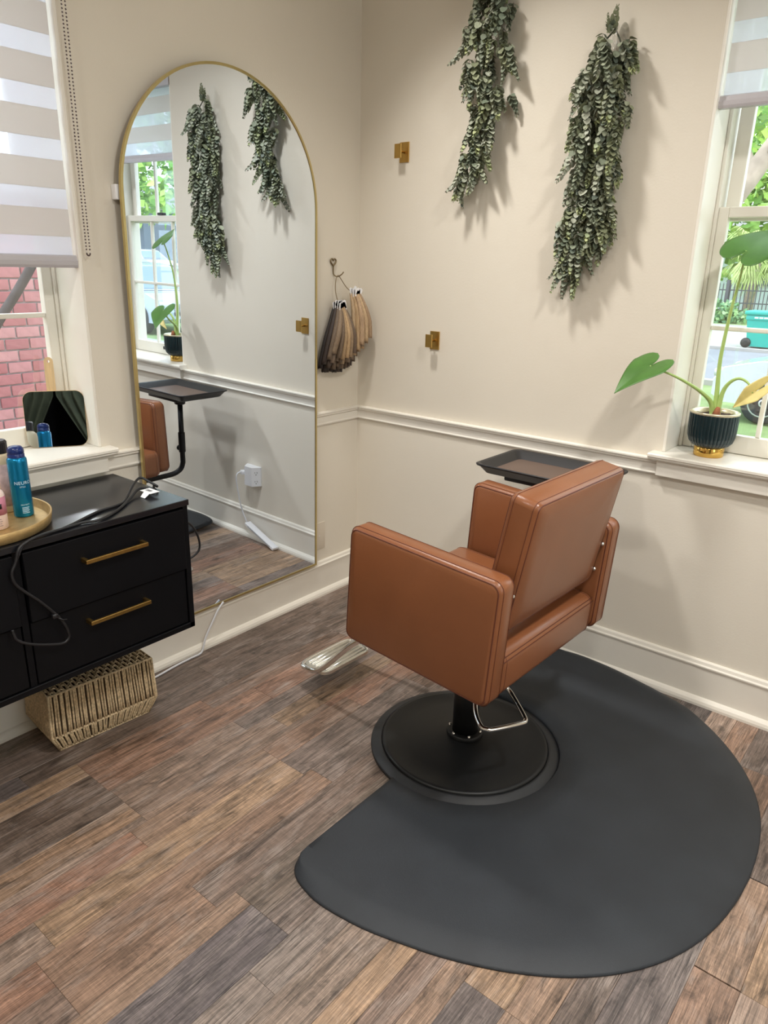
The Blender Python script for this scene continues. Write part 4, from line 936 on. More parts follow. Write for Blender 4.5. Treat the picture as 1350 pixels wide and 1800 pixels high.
# ------------------------------------------------------------------ potted plant on the street-side stool
def make_plant():
    cx, cy, z0 = 1.613, .068, .9325
    t = thing('potted_plant', 'elephant-ear plant with three leaves in a ribbed dark teal pot', 'potted plant', (cx, cy, z0))
    obj('pot_foot', MB().lathe([(.050, z0), (.051, z0+.003), (.051, z0+.030), (.048, z0+.036)], (cx, cy, 0), 48), M_goldshine, t)
    prof = [(.05, z0+.034), (.062, z0+.040), (.073, z0+.052), (.079, z0+.070), (.081, z0+.095), (.0815, z0+.145), (.081, z0+.153)]
    nn = 144; mb = MB(); vs = []
    for r_, z in prof:
        for i in range(nn):
            a = 2*PI*i/nn; k = (0, .0012, .0016, .0012)[i % 4]-.0012; q = r_+k*(1.4 if .05 < r_ else 0); vs.append((cx+q*math.cos(a), cy+q*math.sin(a), z))
    m = len(prof)
    mb.add(vs, [(k*nn+i, k*nn+(i+1) % nn, (k+1)*nn+(i+1) % nn, (k+1)*nn+i) for k in range(m-1) for i in range(nn)]+[list(range(nn))[::-1]])
    obj('pot_body', mb, mat('dark_teal_glaze', rgb(12, 38, 44), .28, noise=.06, nscale=20), t)
    obj('pot_rim', MB().lathe([(.079, z0+.150), (.0825, z0+.152), (.083, z0+.157), (.080, z0+.160), (.071, z0+.158), (.069, z0+.135)], (cx, cy, 0), 64, capb=False, capt=False), mat('pale_gold_rim', rgb(206, 196, 168), .25, .5, noise=.02, nscale=20), t)
    mb = MB(); n = 40; rr = random.Random(4); vs = [(cx, cy, z0+.148)]
    for r_ in (.025, .05, .071):
        for i in range(n): a = 2*PI*i/n; vs.append((cx+r_*math.cos(a), cy+r_*math.sin(a), z0+.145+rr.uniform(-.003, .003)))
    fs = [(0, 1+i, 1+(i+1) % n) for i in range(n)]+[(1+k*n+i, 1+(k+1)*n+i, 1+(k+1)*n+(i+1) % n, 1+k*n+(i+1) % n) for k in (0, 1) for i in range(n)]
    mb.add(vs, fs); obj('soil', mb, mat('potting_soil', rgb(58, 38, 30), .95, noise=.4, nscale=160, bump=.8, bscale=200), t)
    obj('bulb', MB().tube(spline([(cx+.008, cy-.02, z0+.14), (cx+.012, cy-.024, z0+.16), (cx+.014, cy-.022, z0+.178)], 3), [.014, .014, .013, .012, .010, .008, .005], 10), mat('brown_bulb', rgb(150, 92, 58), .7, noise=.25, nscale=40), t)
    M_st = mat('plant_stem', rgb(168, 194, 112), .45, noise=.06, nscale=20); M_lf = mat('elephant_leaf', rgb(72, 116, 46), .4, noise=.14, nscale=22, sss=.05); M_yl = mat('yellowing_leaf', rgb(222, 206, 130), .5, noise=.14, nscale=26)
    def stem(pts, r0, r1, nm='leaf_stem'):
        p = spline(pts, 6); n = len(p); obj(nm, MB().tube(p, [r0+(r1-r0)*(i/(n-1))**.5 for i in range(n)], 10), M_st, t)
    zz = z0+.14
    stem([(cx-.004, cy-.008, zz), (cx-.016, cy-.012, zz+.048), (cx-.040, cy-.048, zz+.083), (cx-.073, cy-.108, zz+.118), (cx-.118, cy-.158, zz+.148), (cx-.177, cy-.211, zz+.176)], .013, .003)
    stem([(cx+.000, cy-.004, zz), (cx-.004, cy-.002, zz+.08), (cx-.012, cy, zz+.2), (cx-.002, cy-.008, zz+.36), (cx+.014, cy-.026, zz+.47), (cx+.024, cy-.050, zz+.550)], .0125, .003)
    stem([(cx+.010, cy-.006, zz), (cx+.014, cy-.006, zz+.08), (cx+.032, cy-.010, zz+.122), (cx+.063, cy-.014, zz+.141), (cx+.095, cy-.018, zz+.128), (cx+.113, cy-.02, zz+.098)], .0115, .0028)
    def heart_leaf(nm, base, d, nrm, L, W, m, fold=.12, curl=.12, lobe=.42):
        """heart-shaped blade: base = where the stalk joins; d towards the tip"""
        d = Vector(d).normalized(); nrm = Vector(nrm); s = d.cross(nrm).normalized(); nn_ = s.cross(d).normalized(); base = Vector(base); N = 30
        top = []
        # outline: width profile from lobe tips (u=-lobe) to tip (u=1)
        mb = MB(); rows = []
        for i in range(N+1):
            u = -lobe+(1+lobe)*i/N
            if u < 0:
                f = (u+lobe)/lobe; c_ = math.sqrt(max(0, 1-(1-f)**2)); wo = W*(.5+.48*c_); wi = W*max(0, .5-.5*c_)
            else:
                wo = W*(1-u**1.35)*(.97+.05*math.cos(u*3)); wi = 0
            rows.append((u, wi, wo))
        for side in (1, -1):
            vs = []; K = 6
            for u, wi, wo in rows:
                for k in range(K+1):
                    w_ = wi+(wo-wi)*k/K; vein = .006*math.cos((u*1.4-w_/W*.9)*22)*min(1, w_/W*2.5)*L*.22
                    h = fold*w_*(.9)+-curl*L*(max(0, u)**2)-.55*curl*(w_/W)**3*W+vein*.5-(.10*L*(min(0, u))**2)
                    vs.append(base+d*u*L+s*side*w_+nn_*h)
            fs = [(i*(K+1)+k, i*(K+1)+k+1, (i+1)*(K+1)+k+1, (i+1)*(K+1)+k) for i in range(N) for k in range(K)]
            mb.add(vs, fs, True)
        o = obj(nm, mb, m, t)
        bm = bmesh.new(); bm.from_mesh(o.data); bmesh.ops.remove_doubles(bm, verts=bm.verts, dist=.0003); bmesh.ops.recalc_face_normals(bm, faces=bm.faces); bm.to_mesh(o.data); bm.free()
        md = o.modifiers.new('thick', 'SOLIDIFY'); md.thickness = .0008
        return o
    heart_leaf('leaf', (cx-.177, cy-.211, zz+.176), (-.47, -.75, -.48), (-.30, -.85, .55), .155, .072, M_lf, fold=.14)
    heart_leaf('leaf', (cx+.024, cy-.050, zz+.550), (.32, .72, .55), (.12, -.62, .75), .145, .078, M_lf, fold=.10)
    heart_leaf('leaf', (cx+.114, cy-.02, zz+.096), (-.62, -.25, -.62), (.2, -.85, .3), .075, .030, M_yl, fold=.7, lobe=1.0)
make_plant()

# ------------------------------------------------------------------ outlet, adapter and power strip behind the chair (seen in the mirror)
t = thing('outlet_extender', 'white wedge multi-outlet adapter on the right wall above the baseboard', 'outlet', (.845, 0, .385))
ox, oz = .845, .385
poly = [(ox-.058, -.0005), (ox-.058, -.010), (ox-.03, -.052), (ox+.03, -.052), (ox+.058, -.010), (ox+.058, -.0005)]
obj('adapter_body', MB().prism(poly, 2, oz-.055, oz+.055), M_white, t)
M_slot = mat('outlet_slot', rgb(70, 70, 74), .6, noise=.02, nscale=20)
for sx in (1, -1):
    for dz in (-.026, .026):
        n = Vector((sx*.042, -.028, 0)).normalized(); c0 = Vector((ox+sx*.044, -.031, oz+dz)); u = Vector((-n.y, n.x, 0))
        for du, hh in ((-.006, .009), (.006, .007)):
            p = c0+u*du; mb = MB()
            mb.add([p+u*a*.0012+Vector((0, 0, b*hh/2))+n*e for e in (0, .0008) for a, b in ((-1, -1), (1, -1), (1, 1), (-1, 1))], [(3, 2, 1, 0), (4, 5, 6, 7), (0, 1, 5, 4), (1, 2, 6, 5), (2, 3, 7, 6), (3, 0, 4, 7)])
            obj('slot', mb, M_slot, t)
        obj('slot', MB().lathe([(0, 0), (.0026, 0), (.0026, .0008), (0, .0009)], c0+Vector((0, 0, -.012)), 10, M=n.to_track_quat('Z', 'Y').to_matrix().to_4x4(), capb=False, capt=False), M_slot, t)
o = cord('white_plug_cord', [(.895, -.045, .40), (.905, -.075, .395), (.908, -.085, .36), (.905, -.07, .25), (.90, -.055, .17), (.878, -.05, .12), (.868, -.048, .098)], .0042, M_wcable, 'white plug cord hanging from the multi-outlet adapter')
obj('plug', MB().rbox((.875, -.062, .388), (.905, -.036, .412), .005, 2), M_white, o)
u0, u1 = Vector((.866, -.047, .098)), Vector((.612, -.060, .012)); dd = (u1-u0).normalized(); sd = Vector((0, -1, 0)); sd = (sd-dd*sd.dot(dd)).normalized(); nn_ = dd.cross(sd)
Ms = Matrix((dd, sd, nn_)).transposed().to_4x4(); Ms.translation = u0
t = thing('power_strip', 'slim white strip leaning on the baseboard below the outlet adapter', 'power strip', M=Ms)
obj('strip_body', MB().rbox((0, -.02, -.008), ((u1-u0).length, .02, .008), .003, 2, Ms, smooth=False), M_white, t)
obj('strip_groove', MB().rbox((.03, .0202, -.004), ((u1-u0).length-.03, .0212, .004), .0004, 1, Ms, smooth=False), mat('grey_plastic', rgb(176, 178, 182), .5, noise=.02, nscale=20), t)
# small blank plate on the left wall, half hidden by the mirror
t = thing('outlet_plate', 'blank beige wall plate low on the left wall at the mirror edge', 'outlet', (0, -.275, .305))
obj('plate', MB().rbox((.0003, -.312, .236), (.005, -.236, .373), .002, 2), mat('plate_paint', rgb(220, 210, 194), .4, noise=.01, nscale=20), t)
obj('screw', MB().lathe([(0, .0), (.003, 0), (.003, .001), (0, .0015)], (.005, -.275, .305), 10, M=Matrix.Rotation(PI/2, 4, 'Y'), capb=False, capt=False), M_white, t)

# ------------------------------------------------------------------ doorway curtain behind the viewpoint (seen in the hand mirror)
def make_curtain():
    M_cur = mat('dark_green_velvet', rgb(62, 70, 54), .85, noise=.15, nscale=12)
    x = X1-.06
    for s, lb in ((1, 'dark green velvet curtain panel on the street side of the doorway'), (-1, 'dark green velvet curtain panel on the rear side of the doorway')):
        yc = -4.02; mb = MB(); nu, nv = 60, 30; vs = []
        for j in range(nv+1):
            z = 2.2-2.16*j/nv; inner = .012 if z > 1.56 else .012+(1.56-z)*.60
            inner = min(inner, .42)
            for i in range(nu+1):
                u = i/nu; w_ = inner+(.62-inner)*u
                vs.append((x+.028*math.sin(u*38+.6*math.sin(z*3))*(.4+.6*min(1, (2.2-z)+.3)), yc+s*w_, z))
        mb.add(vs, [(j*(nu+1)+i, j*(nu+1)+i+1, (j+1)*(nu+1)+i+1, (j+1)*(nu+1)+i) for j in range(nv) for i in range(nu)], True)
        o = obj('doorway_curtain', mb, M_cur); setorigin(o, (x, yc+s*.4, .04)); md = o.modifiers.new('thick', 'SOLIDIFY'); md.thickness = .004
        tag(o, lb, 'curtain')
    t = thing('curtain_rod', 'wooden curtain rod over the doorway', 'curtain rod', (x, -4.02, 2.22))
    M_w = mat('rod_wood', rgb(200, 168, 124), .5, noise=.1, nscale=20)
    obj('rod', MB().tube([(x, -4.72, 2.215), (x, -3.33, 2.215)], .014, 12), M_w, t)
    for y in (-4.68, -3.37): obj('rod_bracket', MB().rbox((x-.01, y-.012, 2.2), (X1, y+.012, 2.23), .003, 1), M_w, t)
make_curtain()

# ------------------------------------------------------------------ outside
GZ = -.9
M_lawn = mat('lawn', rgb(128, 150, 96), .95, noise=.25, nscale=1.5)
M_road = mat('asphalt', rgb(126, 130, 138), .9, noise=.08, nscale=1.2)
M_conc = mat('pavement', rgb(158, 156, 154), .9, noise=.06, nscale=1)
ground = struct('ground_lawn', MB().box((-60, -20, GZ-.3), (-.3, 120, GZ)).box((-.3, .3, GZ-.3), (140, 120, GZ)), M_lawn, 'lawn around the building')
struct('ground_drive', MB().box((-20, 4.5, GZ), (45, 9.2, GZ+.02)), M_conc, 'pale pavement along the building')
struct('ground_road', MB().box((-60, 15.5, GZ), (140, 24.0, GZ+.02)), M_road, 'grey street beyond the lawn')
struct('ground_driveway', MB().box((-60, 25.0, GZ), (-1.5, 38, GZ+.015)), M_conc, 'pale driveway across the street')
struct('ground_bank', MB().box((20, 25.0, GZ), (140, 120, -.5)), M_lawn, 'raised lawn across the street')
struct('ground_kerb', MB().box((-60, 24.0, GZ), (140, 24.3, GZ+.12)).box((-60, 15.2, GZ), (140, 15.5, GZ+.12)), M_conc, 'concrete kerbs along the street')
# neighbouring brick wall seen through the left window: real bricks where the window looks, printed beyond; cut low to let sky light in
bw = thing('low_cut_brick_wall', 'low-cut brick wall next door, pinkish red paled by haze, outside the left window', 'brick wall', (-2.3, -.7, GZ))
obj('wall_core', MB().box((-2.4, -5, GZ), (-2.075, 4.0, 1.95)), M_brickw, bw)
obj('mortar_bed', MB().box((-2.075, -1.72, .38), (-2.067, .32, 1.84)), mat('mortar', rgb(176, 168, 174), .95, noise=.1, nscale=30), bw)
mb = MB().rbox((-.006, -.0665, -.0285), (.006, .0665, .0285), .003, 1, smooth=False); bme = mesh(mb, 'brick'); M_brick = mat('haze_pink_brick', rgb(196, 116, 116), .9, objcol=True, noise=.1, nscale=26, bump=.4, bscale=90); bme.materials.append(M_brick)
rr = random.Random(21)
BC = [rgb(*c) for c in ((170, 110, 116), (180, 124, 130), (164, 104, 112), (188, 136, 142), (174, 116, 122))]  # brick tones paled: the window screen's haze is put into the colour
for j in range(21):
    z = .41+.066*j
    for i in range(14):
        y = -1.64+.142*i+(.071 if j % 2 else 0); c = rr.choice(BC)
        inst('brick', bme, bw, (-2.061+rr.uniform(-.0015, .0015), y, z), color=(*c, 1))
o = obj('leaning_trunk', MB().tube(spline([(-1.05, -2.5, -.9), (-1.05, -1.55, .55), (-1.05, -1.27, 1.14), (-1.05, -1.03, 1.47), (-1.05, -.7, 1.95), (-1.05, -.2, 2.6)], 5), [.021]*26, 10), mat('grey_bark', rgb(84, 80, 84), .9, noise=.2, nscale=20, bump=.6, bscale=40))
setorigin(o, (-1.05, -2.5, -.9)); tag(o, 'slanting grey trunk between the left window and the brick wall', 'tree trunk')

M_fol = mat('foliage', (.2, .4, .1), .6, vcol=True, noise=.1, nscale=3)
M_bark = mat('pale_bark', rgb(176, 160, 148), .95, noise=.25, nscale=5, bump=.7, bscale=14)
FC = {'lime': [rgb(*c) for c in ((170, 206, 96), (140, 186, 84), (196, 220, 122), (120, 168, 78), (158, 198, 110))], 'cool': [rgb(*c) for c in ((120, 160, 110), (96, 142, 98), (146, 182, 124), (168, 200, 150), (88, 128, 92))]}
def tree(label, base, pts, r0, crowns, n, size, pal, seed, branches=()):
    rr = random.Random(seed); t = thing('leafy_tree', label, 'tree', base)
    p = spline(pts, 5); k = len(p); obj('trunk', MB().tube(p, [r0*(1-.5*i/(k-1)) for i in range(k)], 12), M_bark, t)
    for br, r_ in branches: q = spline(br, 4); obj('branch', MB().tube(q, [r_*(1-.6*i/(len(q)-1)) for i in range(len(q))], 8), M_bark, t)
    mb = MB(); W = [c[3]*c[4]*c[5] for c in crowns]
    for _ in range(n):
        c = rr.choices(crowns, W)[0]
        while True:
            v = Vector((rr.uniform(-1, 1), rr.uniform(-1, 1), rr.uniform(-1, 1)))
            if .25 < v.length < 1 and math.sin(v.x*9+seed)*math.sin(v.y*8)*math.sin(v.z*10+1) > -.25: break
        p_ = Vector((c[0]+v.x*c[3], c[1]+v.y*c[4], c[2]+v.z*c[5])); col = rr.choice(FC[pal]); q = rr.uniform(.75, 1.2)
        d = Vector((rr.uniform(-1, 1), rr.uniform(-1, 1), rr.uniform(-1, .4))).normalized(); s_ = d.orthogonal().normalized(); s = s_*math.cos(rr.random()*6)+d.cross(s_)*math.sin(rr.random()*6); L_ = size*rr.uniform(.7, 1.3)
        mb.add([p_, p_+d*L_*.5+s*L_*.36, p_+d*L_, p_+d*L_*.5-s*L_*.36], [(0, 1, 2, 3)]); mb.col.append((col[0]*q, col[1]*q, col[2]*q, 1))
    me = colmesh(mb, 'leaves', M_fol); me.transform(wm(t).inverted()); o = bpy.data.objects.new('leaves', me); C.objects.link(o); o.parent = t; o['kind'] = 'stuff'
    return t
tree('leaning pale-barked tree close outside the street window', (-2.5, 7.4, GZ), [(-2.5, 7.4, GZ), (-1.45, 7.4, .9), (-.42, 7.4, 2.52), (-.16, 7.4, 2.93), (.6, 7.4, 4.2)], .17, [(-1.2, 8.6, 4.6, 2.4, 1.6, 1.5), (.6, 8.2, 4.2, 1.6, 1.4, 1.3), (-.9, 9.5, 3.1, .9, .9, .7), (2.6, 8.0, 4.6, 1.6, 1.4, 1.4)], 5200, .15, 'lime', 1,
     [([(-.30, 7.45, 2.7), (-.55, 7.7, 3.1), (-.9, 8.0, 3.8)], .05), ([(-.55, 7.4, 2.35), (-.75, 7.8, 2.9), (-.70, 8.2, 3.6)], .035), ([(-.2, 7.4, 2.85), (.0, 7.2, 3.0), (.5, 7.3, 3.2)], .04)])
tree('bushy lime-green tree across the street behind the fence', (-13, 47, GZ), [(-13, 47, GZ), (-13, 47, 4)], .3, [(-13, 47, 4.6, 6, 3, 4), (-6, 48, 5.5, 5, 3, 4.6), (-18, 48, 5, 5, 3, 4.6), (-10, 47, 9, 7, 3, 3.4)], 6500, .62, 'lime', 2)
tree('cool green tree far across the street', (6, 50, GZ), [(6, 50, GZ), (6, 50, 4)], .3, [(5, 50, 5, 5, 3, 5), (12, 50, 5, 5, 3, 5), (8, 50, 9, 6, 3, 3.4)], 4200, .62, 'cool', 3)
tree('bright green street tree right of the porch house', (33, 17.5, GZ), [(33, 17.5, GZ), (33, 17.5, 4)], .28, [(33, 17.0, 4.6, 4.5, 2.2, 2.6), (29, 17.5, 5.2, 3.6, 2.4, 2.9), (36.5, 18.5, 4.8, 3.6, 2.4, 2.7), (32, 17, 7.6, 5, 2.6, 2.4)], 6500, .42, 'lime', 4)
tree('tall cool green tree beyond the white sedan', (58, 52, -.5), [(58, 52, -.5), (58, 52, 6)], .4, [(58, 52, 6.5, 7, 4, 5.2), (68, 52, 7, 6, 4, 6), (50, 52, 7, 6, 4, 5.5), (60, 52, 12, 9, 4, 4.5)], 5200, .9, 'cool', 6)
tree('spreading green tree behind the porch house', (86, 36, -.5), [(86, 36, -.5), (86, 36, 6)], .4, [(86, 36, 7, 7, 6, 5), (94, 38, 8, 7, 6, 7), (82, 38, 12, 7, 5, 4)], 4200, .9, 'lime', 8)
# shrub at the fence foot
def shrub(label, c, r, n, size, pal, seed):
    rr = random.Random(seed); mb = MB()
    for _ in range(n):
        v = Vector((rr.uniform(-1, 1), rr.uniform(-1, 1), rr.uniform(0, 1)))
        if v.length > 1: continue
        p_ = Vector(c)+Vector((v.x*r[0], v.y*r[1], v.z*r[2])); d = Vector((rr.uniform(-1, 1), rr.uniform(-1, 1), rr.uniform(-.3, 1))).normalized(); s = d.orthogonal().normalized(); col = rr.choice(FC[pal])
        mb.add([p_, p_+d*size*.5+s*size*.35, p_+d*size, p_+d*size*.5-s*size*.35], [(0, 1, 2, 3)]); mb.col.append((*col, 1))
    o = bpy.data.objects.new('shrub', colmesh(mb, 'shrub', M_fol)); C.objects.link(o); setorigin(o, c); tag(o, label, 'shrub'); o['kind'] = 'stuff'
shrub('low green shrub at the foot of the iron fence', (-9.2, 39.5, GZ), (1.5, .7, 1.1), 900, .3, 'cool', 31)
# palm in front of the fence
def palm():
    c = Vector((-8.6, 42.5, 0)); t = thing('palm_tree', 'fan palm with drooping fronds above the iron fence', 'palm', (c.x, c.y, GZ)); rr = random.Random(17)
    obj('trunk', MB().tube([(c.x, c.y, GZ), (c.x+.1, c.y, 1.2), (c.x+.1, c.y, 2.5)], [.28, .24, .2], 10), M_bark, t)
    Mf = mat('palm_frond', rgb(172, 190, 120), .6, noise=.2, nscale=4)
    for i in range(34):
        a = rr.uniform(0, 2*PI); el = rr.uniform(-.9, 1.0); d = Vector((math.cos(a)*math.cos(el), math.sin(a)*math.cos(el), math.sin(el))); h = c+Vector((.1, 0, 2.5)); L_ = rr.uniform(1.0, 1.4)
        mb = MB(); hub = h+d*L_; s = d.cross(Vector((0, 0, 1))).normalized(); u = s.cross(d)
        mb.tube([h, h+d*L_*.5, hub], .025, 5)
        for k in range(15):
            b = -1.35+2.7*k/14; dir_ = (d*math.cos(b)+s*math.sin(b)).normalized(); ln = 1.25*(1-.25*abs(b)); m1 = hub+dir_*ln*.55; tip = hub+dir_*ln+Vector((0, 0, -.55*rr.uniform(.6, 1.2))); w_ = dir_.cross(u).normalized()*.05
            mb.add([hub, m1+w_, tip, m1-w_], [(0, 1, 2, 3)])
        obj('frond', mb, Mf, t)
palm()
# iron fence with gate
M_iron = mat('black_iron', rgb(70, 72, 78), .6, noise=.05, nscale=10)
t = thing('iron_fence', 'black iron picket fence with gate across the street', 'fence', (-8, 40.8, GZ))
pk = MB().box((-.022, -.022, 0), (.022, .022, 1.85)); pk.add([(-.022, -.022, 1.85), (.022, -.022, 1.85), (.022, .022, 1.85), (-.022, .022, 1.85), (0, 0, 1.98)], [(0, 1, 4), (1, 2, 4), (2, 3, 4), (3, 0, 4)]); pme = mesh(pk, 'picket'); pme.materials.append(M_iron)
for i in range(56): inst('picket', pme, t, (-12.4+.19*i, 40.8, GZ+.05))
for z in (GZ+.2, GZ+.95, GZ+1.6): obj('fence_rail', MB().box((-12.6, 40.77, z), (-1.6, 40.83, z+.06)), M_iron, t)
for x in (-12.5, -9.3, -5.6, -1.7): obj('fence_post', MB().rbox((x-.09, 40.7, GZ), (x+.09, 40.9, GZ+2.15), .02, 1), M_iron, t)
# house across the street seen past the fence
def house(label, x0, x1, y, depth, h, wallc, n_win, porch=True, name='porch_house', GZ=GZ):
    t = thing(name, label, 'house', ((x0+x1)/2, y, GZ)); Mw = mat('siding_'+name, wallc, .8, noise=.04, nscale=2, bump=.3, bscale=6, stretch=(.1, .1, 6)); Mwh = mat('house_trim', rgb(186, 190, 198), .7, noise=.02, nscale=3); Mg = mat('house_glass', rgb(110, 124, 138), .15, noise=.05, nscale=2)
    obj('house_wall', MB().box((x0, y, GZ), (x1, y+depth, h)), Mw, t)
    obj('roof', MB().prism([(y-1.2, h), (y+depth+.6, h), (y+depth/2, h+2.2)], 0, x0-.5, x1+.5), mat('shingle_roof', rgb(150, 148, 150), .9, noise=.1, nscale=3), t)
    for i in range(n_win):
        x = x0+(x1-x0)*(i+.5)/n_win; w_ = obj('house_window', MB().box((x-.55, y-.06, GZ+1.6), (x+.55, y, GZ+3.3)), Mwh, t); obj('house_pane', MB().box((x-.45, y-.08, GZ+1.7), (x+.45, y-.06, GZ+2.4)).box((x-.45, y-.08, GZ+2.5), (x+.45, y-.06, GZ+3.2)), Mg, w_)
    if porch:
        obj('porch_floor', MB().box((x0, y-2.2, GZ), (x1, y, GZ+.7)), Mwh, t); obj('porch_roof', MB().prism([(y-2.6, h-.75), (y, h-.2), (y, h-.6), (y-2.6, h-1.15)], 0, x0-.4, x1+.4), Mwh, t)
        n = 5
        for i in range(n): x = x0+.2+(x1-x0-.4)*i/(n-1); obj('porch_post', MB().box((x-.1, y-2.2, GZ+.7), (x+.1, y-2.0, h-1.0)), Mwh, t)
        obj('porch_rail', MB().box((x0, y-2.15, GZ+1.6), (x1, y-2.05, GZ+1.7)).box((x0, y-2.15, GZ+.85), (x1, y-2.05, GZ+.92)), Mwh, t)
        bl = mesh(MB().box((-.04, -.04, 0), (.04, .04, .7)), 'baluster'); bl.materials.append(Mwh); k = int((x1-x0)/.3)
        for i in range(k): inst('baluster', bl, t, (x0+.15+.3*i, y-2.1, GZ+.91))
house('grey porch house with white railing across the street', 57, 72, 36, 8, 4.4, rgb(112, 120, 136), 3, GZ=-.5)
house('pale blue sided house behind the iron fence', -20, -2, 56, 8, 4.4, rgb(212, 224, 236), 5, False, 'sided_house')
t = thing('teal_topped_post', 'pale blue post with a teal round top by the far street', 'post', (53.5, 32.5, -.5))
obj('post', MB().lathe([(.42, -.5), (.38, GZ+.6), (.34, GZ+3.7), (.40, GZ+3.8)], (53.5, 32.5, 0), 20), mat('pale_blue_paint', rgb(176, 208, 232), .6, noise=.03, nscale=3), t)
obj('post_cap', MB().lathe([(.46, GZ+3.8), (.62, GZ+4.0), (.62, GZ+4.3), (.45, GZ+4.55), (.1, GZ+4.7)], (53.5, 32.5, 0), 20), mat('teal_paint', rgb(96, 200, 200), .5, noise=.03, nscale=3), t)
# teal wheelie bin
def bin_():
    cx, cy = -3.95, 25.9; t = thing('wheelie_bin', 'teal wheeled rubbish bin standing on the kerb across the street', 'bin', (cx, cy, GZ+.02)); z0 = GZ+.02; Mt = mat('teal_plastic', rgb(38, 160, 150), .45, noise=.05, nscale=4)
    mb = MB(); a, b = (.36, .34), (.48, .44); z1 = z0+1.12
    vs = [(cx+sx*a[0], cy+sy*a[1], z0+.05) for sx, sy in ((-1, -1), (1, -1), (1, 1), (-1, 1))]+[(cx+sx*b[0], cy+sy*b[1], z1) for sx, sy in ((-1, -1), (1, -1), (1, 1), (-1, 1))]
    mb.add(vs, [(3, 2, 1, 0), (4, 5, 6, 7), (0, 1, 5, 4), (1, 2, 6, 5), (2, 3, 7, 6), (3, 0, 4, 7)]); obj('bin_body', mb, Mt, t)
    obj('bin_collar', MB().rbox((cx-.50, cy-.46, z1-.18), (cx+.50, cy+.46, z1-.02), .02, 2), Mt, t)
    obj('lid', MB().rbox((cx-.56, cy-.52, z1-.01), (cx+.58, cy+.52, z1+.13), .05, 3), Mt, t)
    for s in (-1, 1):
        wl_ = obj('wheel', MB().lathe([(.05, -.04), (.16, -.04), (.17, -.02), (.17, .02), (.16, .04), (.05, .04)], (cx-.40, cy+s*.36, z0+.17), 18, M=Matrix.Rotation(PI/2, 4, 'X')), M_black, t)
    for k in range(3): obj('print_mark', MB().box((cx-.22+.15*k, cy-.465, z1-.12), (cx-.10+.15*k, cy-.461, z1-.07)), M_white, t)
bin_()
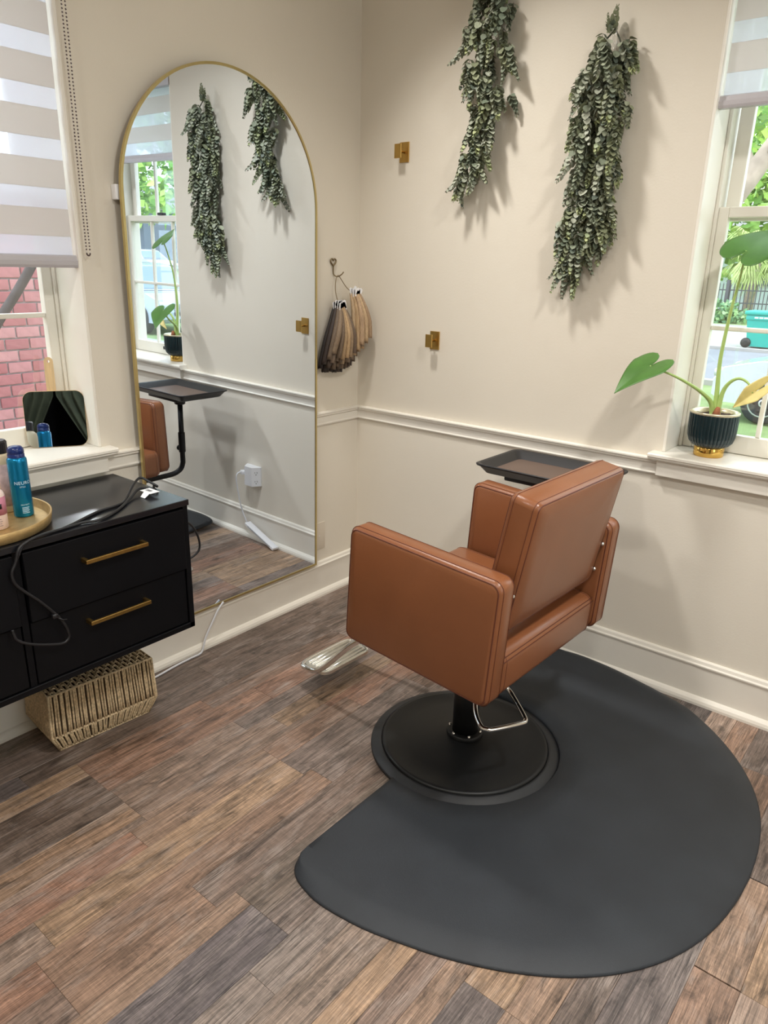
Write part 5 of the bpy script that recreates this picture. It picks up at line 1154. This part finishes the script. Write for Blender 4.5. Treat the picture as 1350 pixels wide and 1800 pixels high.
# cars
def car(label, cx, cy, rz, colr, scale=1.0, suv=False, GZ=GZ):
    t = thing('parked_car', label, 'car', (cx, cy, GZ+.02), rz); Mr = wm(t)@Matrix.Scale(scale, 4); Mp = mat('car_paint_%d' % int(colr[0]*1000), colr, .25, noise=.01, nscale=2, coat=.6); Mg = mat('car_glass', rgb(120, 140, 152), .08, noise=.02, nscale=2); Mt = mat('tyre', (.03, .03, .032), .8, noise=.05, nscale=10); Mh = mat('alloy_rim', rgb(196, 200, 206), .3, .6, noise=.05, nscale=8)
    hood, roof = (1.10, 1.75) if suv else (.92, 1.42)
    # side profile, x forwards
    body = [(-2.25, .38), (-2.3, .62), (-2.22, hood-.02), (-1.9, hood+.02), (-1.0, hood+.02), (.75, hood), (1.6, hood-.06), (2.15, hood-.20), (2.3, hood-.42), (2.3, .42), (2.1, .3), (-2.1, .3)]
    def skin(prof, w0, w1, zr, m, nm, par):
        mb = MB(); k = len(prof); vs = []
        for yy, ins in ((-1, .06), (-.94, 0), (.94, 0), (1, .06)):
            for x, z in prof: f = w0+(w1-w0)*max(0, min(1, (z-zr[0])/(zr[1]-zr[0]))); vs.append(Mr@Vector((x*(1-ins*.15), yy*f, z-ins*.3*(z-.5))))
        fs = [(a*k+i, a*k+(i+1) % k, (a+1)*k+(i+1) % k, (a+1)*k+i) for a in range(3) for i in range(k)]+[list(range(k))[::-1], list(range(3*k, 4*k))]
        mb.add(vs, fs); return obj(nm, mb, m, par)
    skin(body, .9, .86, (.3, hood), Mp, 'body', t)
    cab = [(-1.95, hood-.01), (-1.45, roof-.06), (-.9, roof), (.1, roof), (.45, roof-.05), (1.15, hood-.02)]
    skin(cab, .84, .62, (hood, roof), Mp, 'cabin', t)
    for s in (-1, 1):
        for x0, x1, x2, x3 in ((-1.62, -1.32, -.42, -.42), (-.34, -.34, .28, .82)):
            z0, z1 = hood+.05, roof-.10; f = lambda z: .84+(.62-.84)*(z-hood)/(roof-hood)
            q = [Vector((x0, s*(f(z0)+.004), z0)), Vector((x3, s*(f(z0)+.004), z0)), Vector((x2, s*(f(z1)+.004), z1)), Vector((x1, s*(f(z1)+.004), z1))]; q2 = [v+Vector((0, -s*.03, 0)) for v in q]
            obj('side_window', MB().add([Mr@v for v in q+q2], [(0, 1, 2, 3), (7, 6, 5, 4), (0, 4, 5, 1), (1, 5, 6, 2), (2, 6, 7, 3), (3, 7, 4, 0)]), Mg, t)
    for (xa, za, xb, zb_) in ((1.08, hood+.03, .50, roof-.08), (-1.90, hood+.05, -1.50, roof-.1)):
        dx = .03 if xa > 0 else -.03
        q = [Vector((xa+dx, -.74, za)), Vector((xa+dx, .74, za)), Vector((xb+dx, .56, zb_)), Vector((xb+dx, -.56, zb_))]; q2 = [v-Vector((dx*1.6, 0, 0)) for v in q]
        obj('windscreen', MB().add([Mr@v for v in q+q2], [(0, 1, 2, 3), (7, 6, 5, 4), (0, 4, 5, 1), (1, 5, 6, 2), (2, 6, 7, 3), (3, 7, 4, 0)]), Mg, t)
    for x in (-1.4, 1.42):
        for s in (-1, 1):
            Mw_ = Mr@Matrix.Translation((x, s*.80, .36))@Matrix.Rotation(-s*PI/2, 4, 'X')
            o = obj('wheel', MB().lathe([(.20, -.10), (.33, -.10), (.36, -.07), (.36, .10), (.33, .13), (.24, .13)], n=24, M=Mw_), Mt, t)
            obj('rim', MB().lathe([(.0, .12), (.06, .135), (.08, .12), (.22, .128), (.245, .14), (.245, .132)], n=20, M=Mw_, capb=False, capt=False), Mh, o)
            for k in range(5):
                a = 2*PI*k/5; obj('lug_hole', MB().lathe([(0, 0), (.035, 0), (.035, .008), (0, .01)], n=10, M=Mw_@Matrix.Translation((.14*math.cos(a), .14*math.sin(a), .122)), capb=False, capt=False), Mt, o)
    for s in (-1, 1):
        obj('headlight', MB().rbox((2.12, s*.66-.16, hood-.38), (2.31, s*.66+.16, hood-.24), .03, 2, Mr), Mh, t)
        obj('tail_light', MB().rbox((-2.31, s*.68-.14, hood-.25), (-2.2, s*.68+.14, hood-.08), .02, 2, Mr), mat('red_lens', rgb(190, 40, 40), .3, noise=.02, nscale=5), t)
    obj('grille', MB().rbox((2.26, -.45, .5), (2.32, .45, hood-.30), .02, 1, Mr), Mt, t)
CW = rgb(186, 190, 198)
car('white pickup-height car parked close outside, behind the potted plant', .95, 11.9, PI, CW, 1.0, True)
car('white car parked on the near pavement, seen only in the mirror', 18.6, 10.8, PI+.06, rgb(150, 162, 174), 1.1, True)
car('white sedan parked across the street by the porch house', 46.6, 29.2, PI+.05, rgb(168, 174, 184), 1.2, GZ=-.52)
